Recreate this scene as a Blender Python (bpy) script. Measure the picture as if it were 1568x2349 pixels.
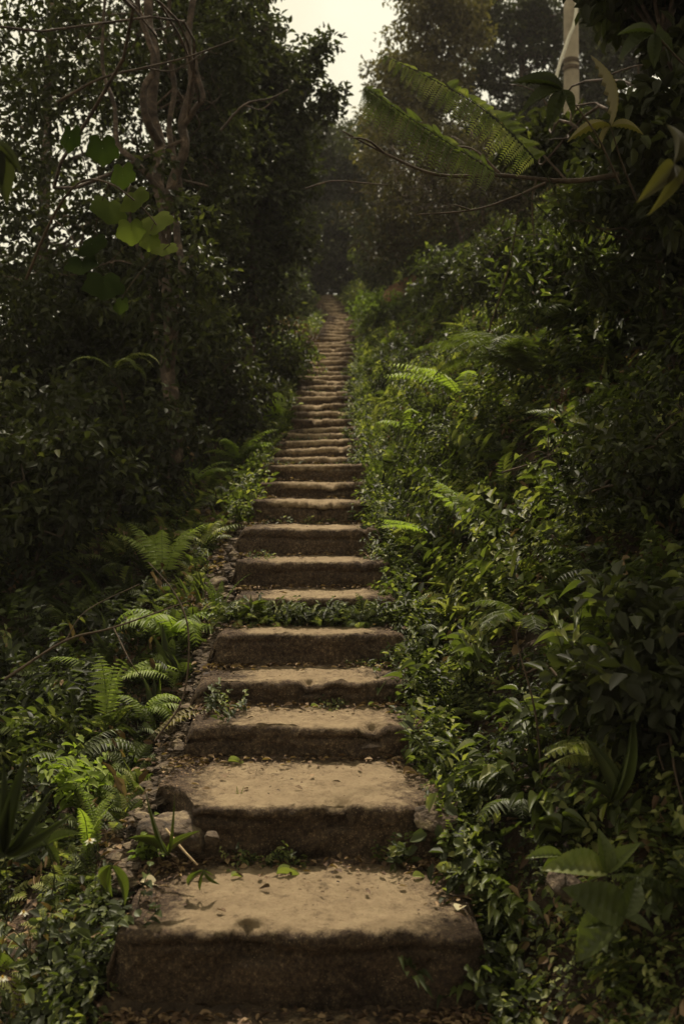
import bpy, math
import numpy as np

for o in list(bpy.data.objects):
    bpy.data.objects.remove(o)
scene = bpy.context.scene
COL = scene.collection
R = math.radians

# ------------------------------------------------------------------ camera
EYE = 2.0
F, CX, VH = 2287.0, 784.0, 1092.0          # focal length, principal column, horizon row of the photograph (1568 wide)
cam_data = bpy.data.cameras.new('camera')
cam = bpy.data.objects.new('camera', cam_data)
COL.objects.link(cam)
cam.location = (0, 0, EYE)
cam.rotation_euler = (R(90), 0, 0)
cam_data.sensor_fit = 'HORIZONTAL'
cam_data.sensor_width = 24
cam_data.lens = 35
cam_data.shift_y = -0.0527
cam_data.clip_end = 1000
cam_data.dof.use_dof = True
cam_data.dof.focus_distance = 4.7
cam_data.dof.aperture_fstop = 2.8
scene.camera = cam

# ------------------------------------------------------------------ light
SUN_EL, SUN_AZ = 60.0, 4.0                 # azimuth: degrees to the right of straight ahead
world = bpy.data.worlds.new('World')
scene.world = world
world.use_nodes = True
wn, wl = world.node_tree.nodes, world.node_tree.links
wn.clear()
sky = wn.new('ShaderNodeTexSky')
sky.sky_type = 'NISHITA'
sky.sun_disc = False
sky.sun_elevation = R(SUN_EL)
sky.sun_rotation = R(SUN_AZ)
sky.dust_density = 5.0
mixc = wn.new('ShaderNodeMix')
mixc.data_type = 'RGBA'
mixc.inputs[0].default_value = 0.85   # mostly cloud
mixc.inputs[7].default_value = (9.2, 8.5, 5.9, 1)   # thin warm cloud over the whole sky
bg = wn.new('ShaderNodeBackground')
bg.inputs['Strength'].default_value = 0.1
wo = wn.new('ShaderNodeOutputWorld')
tc = wn.new('ShaderNodeTexCoord')
cn = wn.new('ShaderNodeTexNoise'); cn.inputs['Scale'].default_value = 5.0; cn.inputs['Detail'].default_value = 5
cr = wn.new('ShaderNodeValToRGB')
cr.color_ramp.elements[0].position, cr.color_ramp.elements[0].color = .35, (8.2, 7.5, 5.0, 1)
cr.color_ramp.elements[1].position, cr.color_ramp.elements[1].color = .65, (9.4, 8.8, 6.4, 1)
wl.new(tc.outputs['Generated'], cn.inputs['Vector']); wl.new(cn.outputs[0], cr.inputs[0]); wl.new(cr.outputs[0], mixc.inputs[7])
wl.new(sky.outputs[0], mixc.inputs[6])
wl.new(mixc.outputs[2], bg.inputs['Color'])
wl.new(bg.outputs[0], wo.inputs[0])

sd = bpy.data.lights.new('sun', 'SUN')
sd.energy = 4.8
sd.angle = R(2.0)
sd.color = (1.0, 0.89, 0.70)
sun = bpy.data.objects.new('sun', sd)
COL.objects.link(sun)
sun.rotation_euler = (-R(90 - SUN_EL), 0, -R(SUN_AZ))
sun.rotation_mode = 'XYZ'
# light comes from ahead and right: local +Z points to the sun
from mathutils import Vector
sv = Vector((math.sin(R(SUN_AZ)) * math.cos(R(SUN_EL)), math.cos(R(SUN_AZ)) * math.cos(R(SUN_EL)), math.sin(R(SUN_EL))))
sun.rotation_euler = sv.to_track_quat('Z', 'Y').to_euler()
sun.location = (4, 8, 20)

vs = scene.view_settings
vs.view_transform = 'Standard'
vs.look = 'None'
vs.exposure = 0.26
vs.gamma = 1.0
vs.use_curve_mapping = False
scene.render.engine = 'CYCLES'
cy = scene.cycles
cy.max_bounces = 5
cy.diffuse_bounces = 3
cy.glossy_bounces = 2
cy.transmission_bounces = 3
cy.use_denoising = True
cy.sample_clamp_indirect = 4.0
cy.caustics_reflective = False
cy.caustics_refractive = False

# ------------------------------------------------------------------ numeric helpers
rng = np.random.default_rng(7)
A = np.array


def at(u, v, d):
    return A([(u - CX) * d / F, d, EYE - (v - VH) * d / F])


def _h(ix, iy, iz):
    n = (ix * 374761393 + iy * 668265263 + iz * 2147483647 + 1442695) & 0xFFFFFFFF
    n = ((n ^ (n >> 13)) * 1274126177) & 0xFFFFFFFF
    n = ((n ^ (n >> 16)) * 2246822519) & 0xFFFFFFFF
    return ((n ^ (n >> 15)) & 0xFFFFFF) / float(0xFFFFFF)


def vnoise(x, y, z=0.0):
    x, y, z = np.broadcast_arrays(np.asarray(x, float), np.asarray(y, float), np.asarray(z, float))
    xi, yi, zi = np.floor(x).astype(np.int64), np.floor(y).astype(np.int64), np.floor(z).astype(np.int64)
    fx, fy, fz = x - xi, y - yi, z - zi
    fx, fy, fz = [t * t * (3 - 2 * t) for t in (fx, fy, fz)]
    r = 0
    for a in (0, 1):
        wa = fx if a else 1 - fx
        for b in (0, 1):
            wb = fy if b else 1 - fy
            for c in (0, 1):
                wc = fz if c else 1 - fz
                r = r + wa * wb * wc * _h(xi + a, yi + b, zi + c)
    return r * 2 - 1


def fbm(x, y, z=0.0, o=4):
    r, a, s = 0, 1.0, 1.0
    for k in range(o):
        r = r + a * vnoise(x * s + 17.3 * k, y * s - 9.1 * k, z * s + 4.7 * k)
        a *= 0.5
        s *= 2.03
    return r


def unit(v):
    return v / np.maximum(np.linalg.norm(v, axis=-1, keepdims=True), 1e-9)


class MB:
    """collects vertices, triangles/quads and a per-vertex tint, builds ONE mesh object"""
    def __init__(s):
        s.V, s.Q, s.T, s.tint, s.n = [], [], [], [], 0

    def add(s, V, Q=None, T=None, tint=0.5):
        V = np.asarray(V, float).reshape(-1, 3)
        if Q is not None and len(Q):
            s.Q.append(np.asarray(Q, np.int64) + s.n)
        if T is not None and len(T):
            s.T.append(np.asarray(T, np.int64) + s.n)
        s.V.append(V)
        s.tint.append(np.broadcast_to(np.asarray(tint, float), (len(V),)))
        s.n += len(V)
        return s

    def merge(s, o):
        for q in o.Q:
            s.Q.append(q + s.n)
        for t in o.T:
            s.T.append(t + s.n)
        s.V += o.V
        s.tint += o.tint
        s.n += o.n

    def build(s, name, mat, parent=None, loc=None, smooth=True, attr='tint'):
        V = np.concatenate(s.V)
        base = A(parent['_loc']) if parent is not None else (A(loc) if loc is not None else A([0., 0., 0.]))
        V = V - base
        me = bpy.data.meshes.new(name)
        me.vertices.add(len(V))
        me.vertices.foreach_set('co', V.astype(np.float32).ravel())
        Q = np.concatenate(s.Q) if s.Q else np.zeros((0, 4), np.int64)
        T = np.concatenate(s.T) if s.T else np.zeros((0, 3), np.int64)
        li = np.concatenate([Q.ravel(), T.ravel()]).astype(np.int32)
        me.loops.add(len(li))
        me.loops.foreach_set('vertex_index', li)
        nf = len(Q) + len(T)
        me.polygons.add(nf)
        st = np.concatenate([np.arange(len(Q)) * 4, len(Q) * 4 + np.arange(len(T)) * 3]).astype(np.int32)
        me.polygons.foreach_set('loop_start', st)
        me.update(calc_edges=True)
        me.polygons.foreach_set('use_smooth', np.full(nf, smooth))
        at_ = me.attributes.new(attr, 'FLOAT', 'POINT')
        at_.data.foreach_set('value', np.concatenate(s.tint).astype(np.float32))
        me.materials.append(mat)
        ob = bpy.data.objects.new(name, me)
        COL.objects.link(ob)
        if parent is not None:
            ob.parent = parent
        else:
            ob.location = base
        return ob


def thing(name, label, cat, loc, group=None):
    o = bpy.data.objects.new(name, None)
    o.empty_display_size = 0.1
    COL.objects.link(o)
    o.location = tuple(map(float, loc))
    o['_loc'] = [float(c) for c in loc]
    return tag(o, label, cat, group)


def tag(o, label, cat, group=None, kind=None):
    o['label'] = label
    o['category'] = cat
    if group:
        o['group'] = group
    if kind:
        o['kind'] = kind
    return o


# ------------------------------------------------------------------ materials
def new_mat(name):
    m = bpy.data.materials.new(name)
    m.use_nodes = True
    m.node_tree.nodes.clear()
    return m, m.node_tree.nodes, m.node_tree.links


def ramp(n, stops):
    r = n.new('ShaderNodeValToRGB')
    e = r.color_ramp.elements
    e[0].position, e[0].color = stops[0][0], (*stops[0][1], 1)
    e[1].position, e[1].color = stops[-1][0], (*stops[-1][1], 1)
    for p, c in stops[1:-1]:
        x = e.new(p)
        x.color = (*c, 1)
    return r


def leaf_mat(name, stops, trans=0.35, rough=0.5, spec=0.35, vein=0.0):
    m, n, l = new_mat(name)
    at_ = n.new('ShaderNodeAttribute'); at_.attribute_name = 'tint'
    geo = n.new('ShaderNodeNewGeometry')
    no = n.new('ShaderNodeTexNoise'); no.inputs['Scale'].default_value = 9
    l.new(geo.outputs['Position'], no.inputs['Vector'])
    ad = n.new('ShaderNodeMath'); ad.operation = 'MULTIPLY_ADD'
    ad.inputs[1].default_value = 0.5; 
    l.new(no.outputs[0], ad.inputs[0])
    sb = n.new('ShaderNodeMath'); sb.operation = 'SUBTRACT'; sb.inputs[1].default_value = 0.25
    l.new(at_.outputs['Fac'], sb.inputs[0]); l.new(sb.outputs[0], ad.inputs[2])
    rp = ramp(n, stops)
    l.new(ad.outputs[0], rp.inputs[0])
    p = n.new('ShaderNodeBsdfPrincipled')
    p.inputs['Roughness'].default_value = rough
    p.inputs['Specular IOR Level'].default_value = spec
    l.new(rp.outputs[0], p.inputs['Base Color'])
    if vein:
        n2 = n.new('ShaderNodeTexNoise'); n2.inputs['Scale'].default_value = 90
        l.new(geo.outputs['Position'], n2.inputs['Vector'])
        bu = n.new('ShaderNodeBump'); bu.inputs['Strength'].default_value = vein; bu.inputs['Distance'].default_value = 0.004
        l.new(n2.outputs[0], bu.inputs['Height']); l.new(bu.outputs[0], p.inputs['Normal'])
    tr = n.new('ShaderNodeBsdfTranslucent')
    mu = n.new('ShaderNodeMix'); mu.data_type = 'RGBA'; mu.blend_type = 'MULTIPLY'; mu.inputs[0].default_value = 1
    mu.inputs[7].default_value = (1.5, 1.7, 0.6, 1)
    l.new(rp.outputs[0], mu.inputs[6]); l.new(mu.outputs[2], tr.inputs[0])
    mx = n.new('ShaderNodeMixShader'); mx.inputs[0].default_value = trans
    l.new(p.outputs[0], mx.inputs[1]); l.new(tr.outputs[0], mx.inputs[2])
    o = n.new('ShaderNodeOutputMaterial'); l.new(mx.outputs[0], o.inputs[0])
    return m


def rough_mat(name, stops, scale=6, bump=0.5, dist=0.02, rough=0.9, detail=8, fine=60):
    m, n, l = new_mat(name)
    geo = n.new('ShaderNodeNewGeometry')
    no = n.new('ShaderNodeTexNoise'); no.inputs['Scale'].default_value = scale; no.inputs['Detail'].default_value = detail
    no.inputs['Roughness'].default_value = 0.65
    l.new(geo.outputs['Position'], no.inputs['Vector'])
    rp = ramp(n, stops); l.new(no.outputs[0], rp.inputs[0])
    p = n.new('ShaderNodeBsdfPrincipled'); p.inputs['Roughness'].default_value = rough
    p.inputs['Specular IOR Level'].default_value = 0.2
    l.new(rp.outputs[0], p.inputs['Base Color'])
    n2 = n.new('ShaderNodeTexNoise'); n2.inputs['Scale'].default_value = fine; n2.inputs['Detail'].default_value = 6
    l.new(geo.outputs['Position'], n2.inputs['Vector'])
    bu = n.new('ShaderNodeBump'); bu.inputs['Strength'].default_value = bump; bu.inputs['Distance'].default_value = dist
    l.new(n2.outputs[0], bu.inputs['Height']); l.new(bu.outputs[0], p.inputs['Normal'])
    o = n.new('ShaderNodeOutputMaterial'); l.new(p.outputs[0], o.inputs[0])
    return m


def step_mat():
    """worn concrete: clean sandy tread centres, gritty dark crust with pale aggregate elsewhere ('wear' attribute)"""
    m, n, l = new_mat('worn concrete')
    geo = n.new('ShaderNodeNewGeometry')
    P = geo.outputs['Position']

    def noise(s, d=8, r=0.6):
        x = n.new('ShaderNodeTexNoise'); x.inputs['Scale'].default_value = s; x.inputs['Detail'].default_value = d
        x.inputs['Roughness'].default_value = r
        l.new(P, x.inputs['Vector']); return x.outputs[0]

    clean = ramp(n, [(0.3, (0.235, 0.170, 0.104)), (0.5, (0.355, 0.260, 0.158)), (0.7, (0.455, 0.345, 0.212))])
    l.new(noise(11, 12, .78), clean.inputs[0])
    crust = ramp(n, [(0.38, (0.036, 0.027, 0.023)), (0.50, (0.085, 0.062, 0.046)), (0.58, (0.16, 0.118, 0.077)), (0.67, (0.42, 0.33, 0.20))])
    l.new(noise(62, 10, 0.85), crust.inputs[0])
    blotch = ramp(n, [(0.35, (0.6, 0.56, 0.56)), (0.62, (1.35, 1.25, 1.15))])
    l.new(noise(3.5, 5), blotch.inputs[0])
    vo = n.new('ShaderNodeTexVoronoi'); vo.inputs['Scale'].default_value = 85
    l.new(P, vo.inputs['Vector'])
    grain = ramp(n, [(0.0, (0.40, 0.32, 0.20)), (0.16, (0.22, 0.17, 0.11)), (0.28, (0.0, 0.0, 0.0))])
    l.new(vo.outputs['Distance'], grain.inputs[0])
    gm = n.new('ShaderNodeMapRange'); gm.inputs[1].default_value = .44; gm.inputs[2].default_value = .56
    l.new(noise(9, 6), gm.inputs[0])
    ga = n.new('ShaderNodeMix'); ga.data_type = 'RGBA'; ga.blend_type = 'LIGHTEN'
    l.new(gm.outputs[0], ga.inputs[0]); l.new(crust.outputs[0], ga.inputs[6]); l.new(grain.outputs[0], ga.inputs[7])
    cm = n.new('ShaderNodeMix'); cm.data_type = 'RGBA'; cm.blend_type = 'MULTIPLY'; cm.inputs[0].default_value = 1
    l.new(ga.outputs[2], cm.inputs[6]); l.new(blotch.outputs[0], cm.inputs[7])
    w = n.new('ShaderNodeAttribute'); w.attribute_name = 'wear_and_light'
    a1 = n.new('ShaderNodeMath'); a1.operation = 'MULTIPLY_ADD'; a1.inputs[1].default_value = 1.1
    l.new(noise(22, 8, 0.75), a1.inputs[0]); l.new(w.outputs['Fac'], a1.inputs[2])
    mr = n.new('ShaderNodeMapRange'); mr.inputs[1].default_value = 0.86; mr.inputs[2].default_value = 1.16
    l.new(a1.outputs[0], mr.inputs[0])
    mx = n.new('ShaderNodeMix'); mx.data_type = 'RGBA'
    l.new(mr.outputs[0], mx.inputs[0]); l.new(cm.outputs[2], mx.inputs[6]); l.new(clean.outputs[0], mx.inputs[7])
    p = n.new('ShaderNodeBsdfPrincipled'); p.inputs['Roughness'].default_value = 0.92
    p.inputs['Specular IOR Level'].default_value = 0.15
    l.new(mx.outputs[2], p.inputs['Base Color'])
    b1 = n.new('ShaderNodeBump'); b1.inputs['Strength'].default_value = 0.9; b1.inputs['Distance'].default_value = 0.03
    l.new(noise(70, 8, 0.8), b1.inputs['Height'])
    b2 = n.new('ShaderNodeBump'); b2.inputs['Strength'].default_value = 0.7; b2.inputs['Distance'].default_value = 0.03
    l.new(noise(14, 5), b2.inputs['Height']); l.new(b1.outputs[0], b2.inputs['Normal'])
    l.new(b2.outputs[0], p.inputs['Normal'])
    o = n.new('ShaderNodeOutputMaterial'); l.new(p.outputs[0], o.inputs[0])
    return m


M_STEP = step_mat()
M_SOIL = rough_mat('forest soil', [(0.3, (0.018, 0.013, 0.010)), (0.55, (0.055, 0.037, 0.024)), (0.75, (0.13, 0.09, 0.055))], 9, 1.0, 0.04, fine=35)
M_ROCK = rough_mat('rubble stone', [(0.35, (0.03, 0.023, 0.018)), (0.52, (0.09, 0.065, 0.045)), (0.7, (0.26, 0.20, 0.12))], 14, 0.9, 0.02, fine=50)
M_BARK = rough_mat('tree bark', [(0.35, (0.03, 0.022, 0.017)), (0.55, (0.085, 0.06, 0.045)), (0.72, (0.23, 0.165, 0.12))], 11, 0.8, 0.02, fine=30)
M_TWIG = rough_mat('dark twig', [(0.3, (0.03, 0.021, 0.015)), (0.7, (0.10, 0.07, 0.045))], 15, 0.5, 0.01)
M_DRYSTICK = rough_mat('dry stick', [(0.3, (0.22, 0.15, 0.085)), (0.7, (0.42, 0.31, 0.18))], 15, 0.5, 0.01)
M_POLE = rough_mat('weathered pole', [(0.35, (0.20, 0.165, 0.12)), (0.65, (0.34, 0.285, 0.21))], 3, 0.4, 0.01, fine=20)
M_WIRE = rough_mat('white cable', [(0.3, (0.5, 0.46, 0.38)), (0.7, (0.62, 0.58, 0.48))], 20, 0.1, 0.005)
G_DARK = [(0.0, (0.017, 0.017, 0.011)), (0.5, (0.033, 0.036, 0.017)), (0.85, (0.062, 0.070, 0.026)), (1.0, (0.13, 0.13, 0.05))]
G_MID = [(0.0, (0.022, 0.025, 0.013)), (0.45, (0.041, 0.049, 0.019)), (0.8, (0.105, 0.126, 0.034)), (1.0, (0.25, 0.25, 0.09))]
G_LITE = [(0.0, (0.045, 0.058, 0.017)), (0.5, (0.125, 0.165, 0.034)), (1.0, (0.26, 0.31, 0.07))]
G_BRN = [(0.0, (0.045, 0.038, 0.018)), (0.5, (0.095, 0.078, 0.032)), (1.0, (0.18, 0.145, 0.06))]
G_DRY = [(0.0, (0.035, 0.020, 0.013)), (0.5, (0.10, 0.058, 0.034)), (1.0, (0.27, 0.18, 0.10))]
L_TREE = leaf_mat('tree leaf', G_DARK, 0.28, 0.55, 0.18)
L_UNDER = leaf_mat('undergrowth leaf', G_MID, 0.38, 0.52, 0.22)
L_LITE = leaf_mat('bright leaf', G_LITE, 0.4, 0.5, 0.22)
L_VINE = leaf_mat('vine leaf', [(0, (.012, .018, .007)), (.5, (.034, .046, .014)), (1, (.10, .118, .032))], 0.5, 0.9, 0.0)
L_BROAD = leaf_mat('broad leaf', G_MID, 0.34, 0.45, 0.32, vein=0.3)
L_BRN = leaf_mat('olive leaf', G_BRN, 0.3, 0.5, 0.3)
L_THICK = leaf_mat('thicket leaf', [(0, (.022, .017, .012)), (.5, (.042, .034, .020)), (1, (.10, .085, .04))], 0.2, 0.6, 0.1)
L_DRY = leaf_mat('dead leaf', G_DRY, 0.15, 0.7, 0.2)
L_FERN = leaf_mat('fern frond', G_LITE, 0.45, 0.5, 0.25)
L_FERND = leaf_mat('shaded fern frond', G_MID, 0.35, 0.5, 0.3)  # darker twin of the fern leaf; shade is put into its colour
L_PALE = leaf_mat('pale fallen leaf', [(0, (0.30, 0.25, 0.15)), (1, (0.48, 0.42, 0.27))], 0.1, 0.7, 0.2)
L_GFALL = leaf_mat('green fallen leaf', [(0, (0.14, 0.17, 0.05)), (1, (0.30, 0.33, 0.11))], 0.2, 0.5, 0.3)
M_PETAL = leaf_mat('white petal', [(0, (0.7, 0.67, 0.58)), (1, (0.8, 0.78, 0.68))], 0.2, 0.6, 0.2)
M_FLOWC = leaf_mat('flower centre', [(0, (0.35, 0.20, 0.03)), (1, (0.5, 0.32, 0.05))], 0.0, 0.8, 0.1)

# ------------------------------------------------------------------ leaf templates  (x along, y across, z up), length 1
LENS_V = A([[0, 0, 0], [.32, .5, .16], [.72, .36, .10], [1, 0, -.10], [.72, -.36, .10], [.32, -.5, .16]])
LENS_Q = A([[0, 3, 2, 1], [0, 5, 4, 3]])


def grid_leaf(nx=10, ny=3, serr=0.06, teeth=9, curl=0.25, fold=0.22, vein=0.02, shape=0.55, tipw=1.0):
    """a leaf with a toothed outline, folded at the midrib, with raised side veins; half width 0.5"""
    V = []
    cols = 2 * ny + 1
    for i in range(nx + 1):
        t = i / nx
        w = (math.sin(math.pi * t ** shape) ** 0.9) * 0.5 if 0 < t < 1 else 0.0
        w *= (1 - (1 - tipw) * t)
        if 0 < t < 1:
            w *= 1 + serr * (1 if i % 2 else -1)
        for j in range(cols):
            s = (j - ny) / ny
            z = abs(s) * w * fold * 2 - curl * t * t + vein * math.cos((t * teeth - abs(s) * 1.2) * 2 * math.pi) * (1 - abs(s) ** 1.5) * min(1, w * 4)
            V.append((t, s * w, z))
    Q = []
    for i in range(nx):
        for j in range(cols - 1):
            a = i * cols + j
            Q.append((a, a + 1, a + cols + 1, a + cols))
    return A(V), A(Q)


BROAD = grid_leaf(20, 3, 0.05, 6, 0.30, 0.22, 0.018, 0.66)
BIGSERR = grid_leaf(32, 4, 0.045, 8, 0.25, 0.20, 0.034, 0.80)
SPEAR = grid_leaf(12, 2, 0.0, 6, 0.45, 0.28, 0.004, 0.62)
HEART = grid_leaf(14, 3, 0.03, 6, 0.25, 0.18, 0.012, 0.52)
STRAP = grid_leaf(14, 1, 0.0, 1, 0.35, 0.35, 0.0, 0.8)


def round_leaf():
    V, Q = [], []
    ns, nrg = 36, 4
    for i in range(nrg + 1):
        f = max(.02, i / nrg)
        for j in range(ns):
            a = 2 * math.pi * j / ns
            rr = .5 * (1 + .10 * math.cos(5 * a) + .045 * math.cos(11 * a + 1)) * (1 - .42 * math.exp(-((abs(a - math.pi)) / .22) ** 2))
            x, y = .5 + rr * f * math.cos(a), rr * f * math.sin(a)
            b = math.atan2(y, x + .02)
            V.append((x, y, .018 * math.cos(b * 9) * min(1, x * 3) - .22 * (x - .5) ** 2 - .25 * y * y))
    for i in range(nrg):
        for j in range(ns):
            a, b = i * ns + j, i * ns + (j + 1) % ns
            Q.append((a, a + ns, b + ns, b))
    return A(V), A(Q)


ROUND = round_leaf()
SIMPLE = (LENS_V, LENS_Q)
PINNA = grid_leaf(16, 1, 0.22, 1, 0.20, 0.1, 0.0, 0.35)
STRAIGHT = grid_leaf(8, 1, 0.0, 1, 0.0, 0.2, 0.0, 0.4)


def place(mb, tpl, P, D, N, L, W, tint, zs=1.0, curl=None):
    """vectorised: copies a leaf template at points P along directions D with normals N"""
    V, Q = tpl
    P = np.atleast_2d(P); n = len(P)
    D = unit(np.broadcast_to(D, (n, 3)).astype(float))
    N = np.broadcast_to(N, (n, 3)).astype(float)
    S = unit(np.cross(N, D)); N = unit(np.cross(D, S))
    L = np.broadcast_to(L, (n,))[:, None, None]; W = np.broadcast_to(W, (n,))[:, None, None]
    vx, vy, vz = V[None, :, 0:1], V[None, :, 1:2], V[None, :, 2:3]
    if curl is not None:
        vz = vz - np.broadcast_to(curl, (n,))[:, None, None] * vx ** 2
    out = P[:, None, :] + L * vx * D[:, None, :] + W * vy * S[:, None, :] + (L * vz * zs) * N[:, None, :]
    k = len(V)
    QQ = (Q[None] + (np.arange(n) * k)[:, None, None]).reshape(-1, 4)
    tint = np.repeat(np.broadcast_to(tint, (n,)), k)
    mb.add(out.reshape(-1, 3), Q=QQ, tint=tint)


def rdir(n, zlo=-1, zhi=1, r=rng):
    z = r.uniform(zlo, zhi, n); a = r.uniform(0, 2 * math.pi, n); s = np.sqrt(np.maximum(0, 1 - z * z))
    return np.stack([s * np.cos(a), s * np.sin(a), z], 1)


def smooth_path(pts, k=6):
    pts = A(pts, dtype=float)
    if len(pts) < 3:
        t = np.linspace(0, 1, k + 1)[:, None]
        return pts[0] * (1 - t) + pts[-1] * t
    P = np.vstack([2 * pts[0] - pts[1], pts, 2 * pts[-1] - pts[-2]])
    out = []
    for i in range(1, len(P) - 2):
        for t in np.linspace(0, 1, k, endpoint=False):
            p0, p1, p2, p3 = P[i - 1], P[i], P[i + 1], P[i + 2]
            out.append(.5 * ((2 * p1) + (-p0 + p2) * t + (2 * p0 - 5 * p1 + 4 * p2 - p3) * t * t + (-p0 + 3 * p1 - 3 * p2 + p3) * t ** 3))
    out.append(pts[-1])
    return A(out)


def tube(mb, pts, r0, r1, sides=7, tint=0.5, knob=0.0, r=rng):
    pts = A(pts, dtype=float); n = len(pts)
    T = unit(np.gradient(pts, axis=0))
    up = A([0.3, 0.2, 0.93]) if abs(T[0][2]) < 0.9 else A([1., 0.1, 0])
    S = unit(np.cross(T, up)); B = unit(np.cross(T, S))
    rad = np.linspace(r0, r1, n) * (1 + knob * r.uniform(-1, 1, n))
    a = np.arange(sides) / sides * 2 * math.pi
    V = pts[:, None, :] + rad[:, None, None] * (np.cos(a)[None, :, None] * S[:, None, :] + np.sin(a)[None, :, None] * B[:, None, :])
    i = np.arange(n - 1)[:, None] * sides; j = np.arange(sides)[None]
    Q = np.stack([i + j, i + (j + 1) % sides, i + sides + (j + 1) % sides, i + sides + j], -1).reshape(-1, 4)
    base = mb.n
    mb.add(V.reshape(-1, 3), Q=Q, tint=tint)
    mb.add([pts[-1] + T[-1] * rad[-1]], tint=tint)
    tip = mb.n - 1
    k = (n - 1) * sides
    mb.T.append(A([[base + k + q, base + k + (q + 1) % sides, tip] for q in range(sides)]))


# ------------------------------------------------------------------ the stairs' profile
# nosing row, left and right edge columns, tread-back row (1568-wide photograph)
S_TAB = [  # v_nose, v_back, xL, xR
    (2146, 1977, -0.70, 0.436), (1857, 1745, -0.72, 0.41), (1669, 1618, -0.67, 0.37), (1561, 1524, -0.69, 0.35),
    (1454, 1428, -0.65, 0.33), (1374, 1351, -0.61, 0.31), (1288, 1273, -0.635, 0.29), (1212, 1200, -0.665, 0.25),
    (1147, 1142, -0.66, 0.24), (1105, 1103, -0.66, 0.225)]
steps = []   # (d, z, xL, xR)
d = 3.0
for k, (vn, vb, xl, xr) in enumerate(S_TAB):
    z = EYE - (vn - VH) * d / F
    steps.append((d, z, xl, xr))
    if k < 8:
        d = d * (vn - VH) / (vb - VH)
    else:
        d = [7.68, 8.2][k - 8] if k == 8 else 8.25
far_v = [1068, 1049, 1027, 1009, 993, 980, 959, 944, 927, 909, 896, 884, 871, 861, 850, 839, 827, 818, 808, 798, 790, 782,
         773, 765, 758, 751, 744, 738, 732, 725, 719, 714, 707, 700, 694, 687, 681, 675]
kd = [0, 4, 10, 15, 19, 25, 28, 37]
vd = [8.25, 10.1, 12.9, 15.3, 17.3, 21.0, 23.5, 30.0]
kx = [8.25, 10, 11, 13, 15.5, 17.8, 19, 21.5, 24, 30]
lx = [-.665, -.63, -.58, -.6, -.64, -.60, -.53, -.43, -.33, -.85]
rx = [.22, .21, .19, .15, .12, .22, .24, .25, .30, -.10]
for k, v in enumerate(far_v):
    d = float(np.interp(k, kd, vd)); z = EYE - (v - VH) * d / F
    j1, j2 = float(vnoise(k * 1.7, 5.5)), float(vnoise(k * 1.9, 8.5))
    steps.append((d, z, float(np.interp(d, kx, lx)) - .02 + .07 * j1, float(np.interp(d, kx, rx)) + .02 + .06 * j2))
Z0 = steps[0][1]
steps.insert(0, (2.35, Z0 - 0.235, -0.72, 0.46))
SD = A([s[0] for s in steps]); SZ = A([s[1] for s in steps])
SL = A([s[2] for s in steps]); SR = A([s[3] for s in steps])


def stair_z(y):
    y = np.asarray(y, float)
    yy = np.concatenate([[-60, -2, 1.7], SD + .2, [36, 60, 130]])
    e = SZ[-1]
    zz = np.concatenate([[Z0 - 9, Z0 - 0.75, Z0 - 0.45], SZ, [e + .6, e + 3.5, e + 9]])
    return np.interp(y, yy, zz)


def ground(x, y, rough=True):
    x, y = np.asarray(x, float), np.asarray(y, float)
    xl = np.interp(y, SD, SL); xr = np.interp(y, SD, SR)
    s = stair_z(y)
    u = np.maximum(0, x - xr - .03); w = np.maximum(0, xl - .03 - x)
    near = np.clip((9 - y) / 6, 0, 1)
    h = s - 0.17
    h = h + np.minimum(u, .25) * .35 + np.maximum(0, np.minimum(u - .15, 4.5)) * 0.72 + np.maximum(0, u - 4.65) * .35 - np.maximum(0, u - 14) * .3
    h = h - np.minimum(w, .9) * (.10 + .45 * near) - np.clip(w - .9, 0, 12) * (.12) - np.maximum(0, w - 13) * .05
    if rough:
        k = np.clip((u + w) * 5, 0, 1)
        h = h + k * (.09 * fbm(x * 1.3, y * 1.3, 3.3, 3) + .035 * fbm(x * 6, y * 6, 1.3, 3)) + (1 - k) * .012 * fbm(x * 16, y * 16, 2, 3)
    return h


# ------------------------------------------------------------------ ground
def axis(fine, lo, hi, n_fine, far_lo, far_hi, n_far):
    f = np.linspace(lo, hi, n_fine)
    a = lo - (lo - far_lo) * (np.linspace(1, 0, n_far, endpoint=False)) ** 2.2
    b = hi + (far_hi - hi) * (np.linspace(0, 1, n_far + 1)[1:]) ** 2.2
    return np.concatenate([a, f, b])


gx = axis(0, -2.2, 2.2, 190, -90, 90, 50)
gy = axis(0, 1.0, 14.0, 380, -60, 130, 70)
X, Y = np.meshgrid(gx, gy)
Z = ground(X, Y)
nx_, ny_ = len(gx), len(gy)
i, j = np.meshgrid(np.arange(ny_ - 1), np.arange(nx_ - 1), indexing='ij')
a = (i * nx_ + j).ravel()
mb = MB().add(np.stack([X, Y, Z], -1).reshape(-1, 3), Q=np.stack([a, a + 1, a + nx_ + 1, a + nx_], 1))
g = mb.build('ground', M_SOIL)
g['kind'] = 'structure'

# ------------------------------------------------------------------ staircase
stair = thing('concrete_staircase', 'long worn concrete staircase climbing straight up between the overgrown banks', 'staircase',
              (0, SD[0], SZ[0] - .3))


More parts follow.
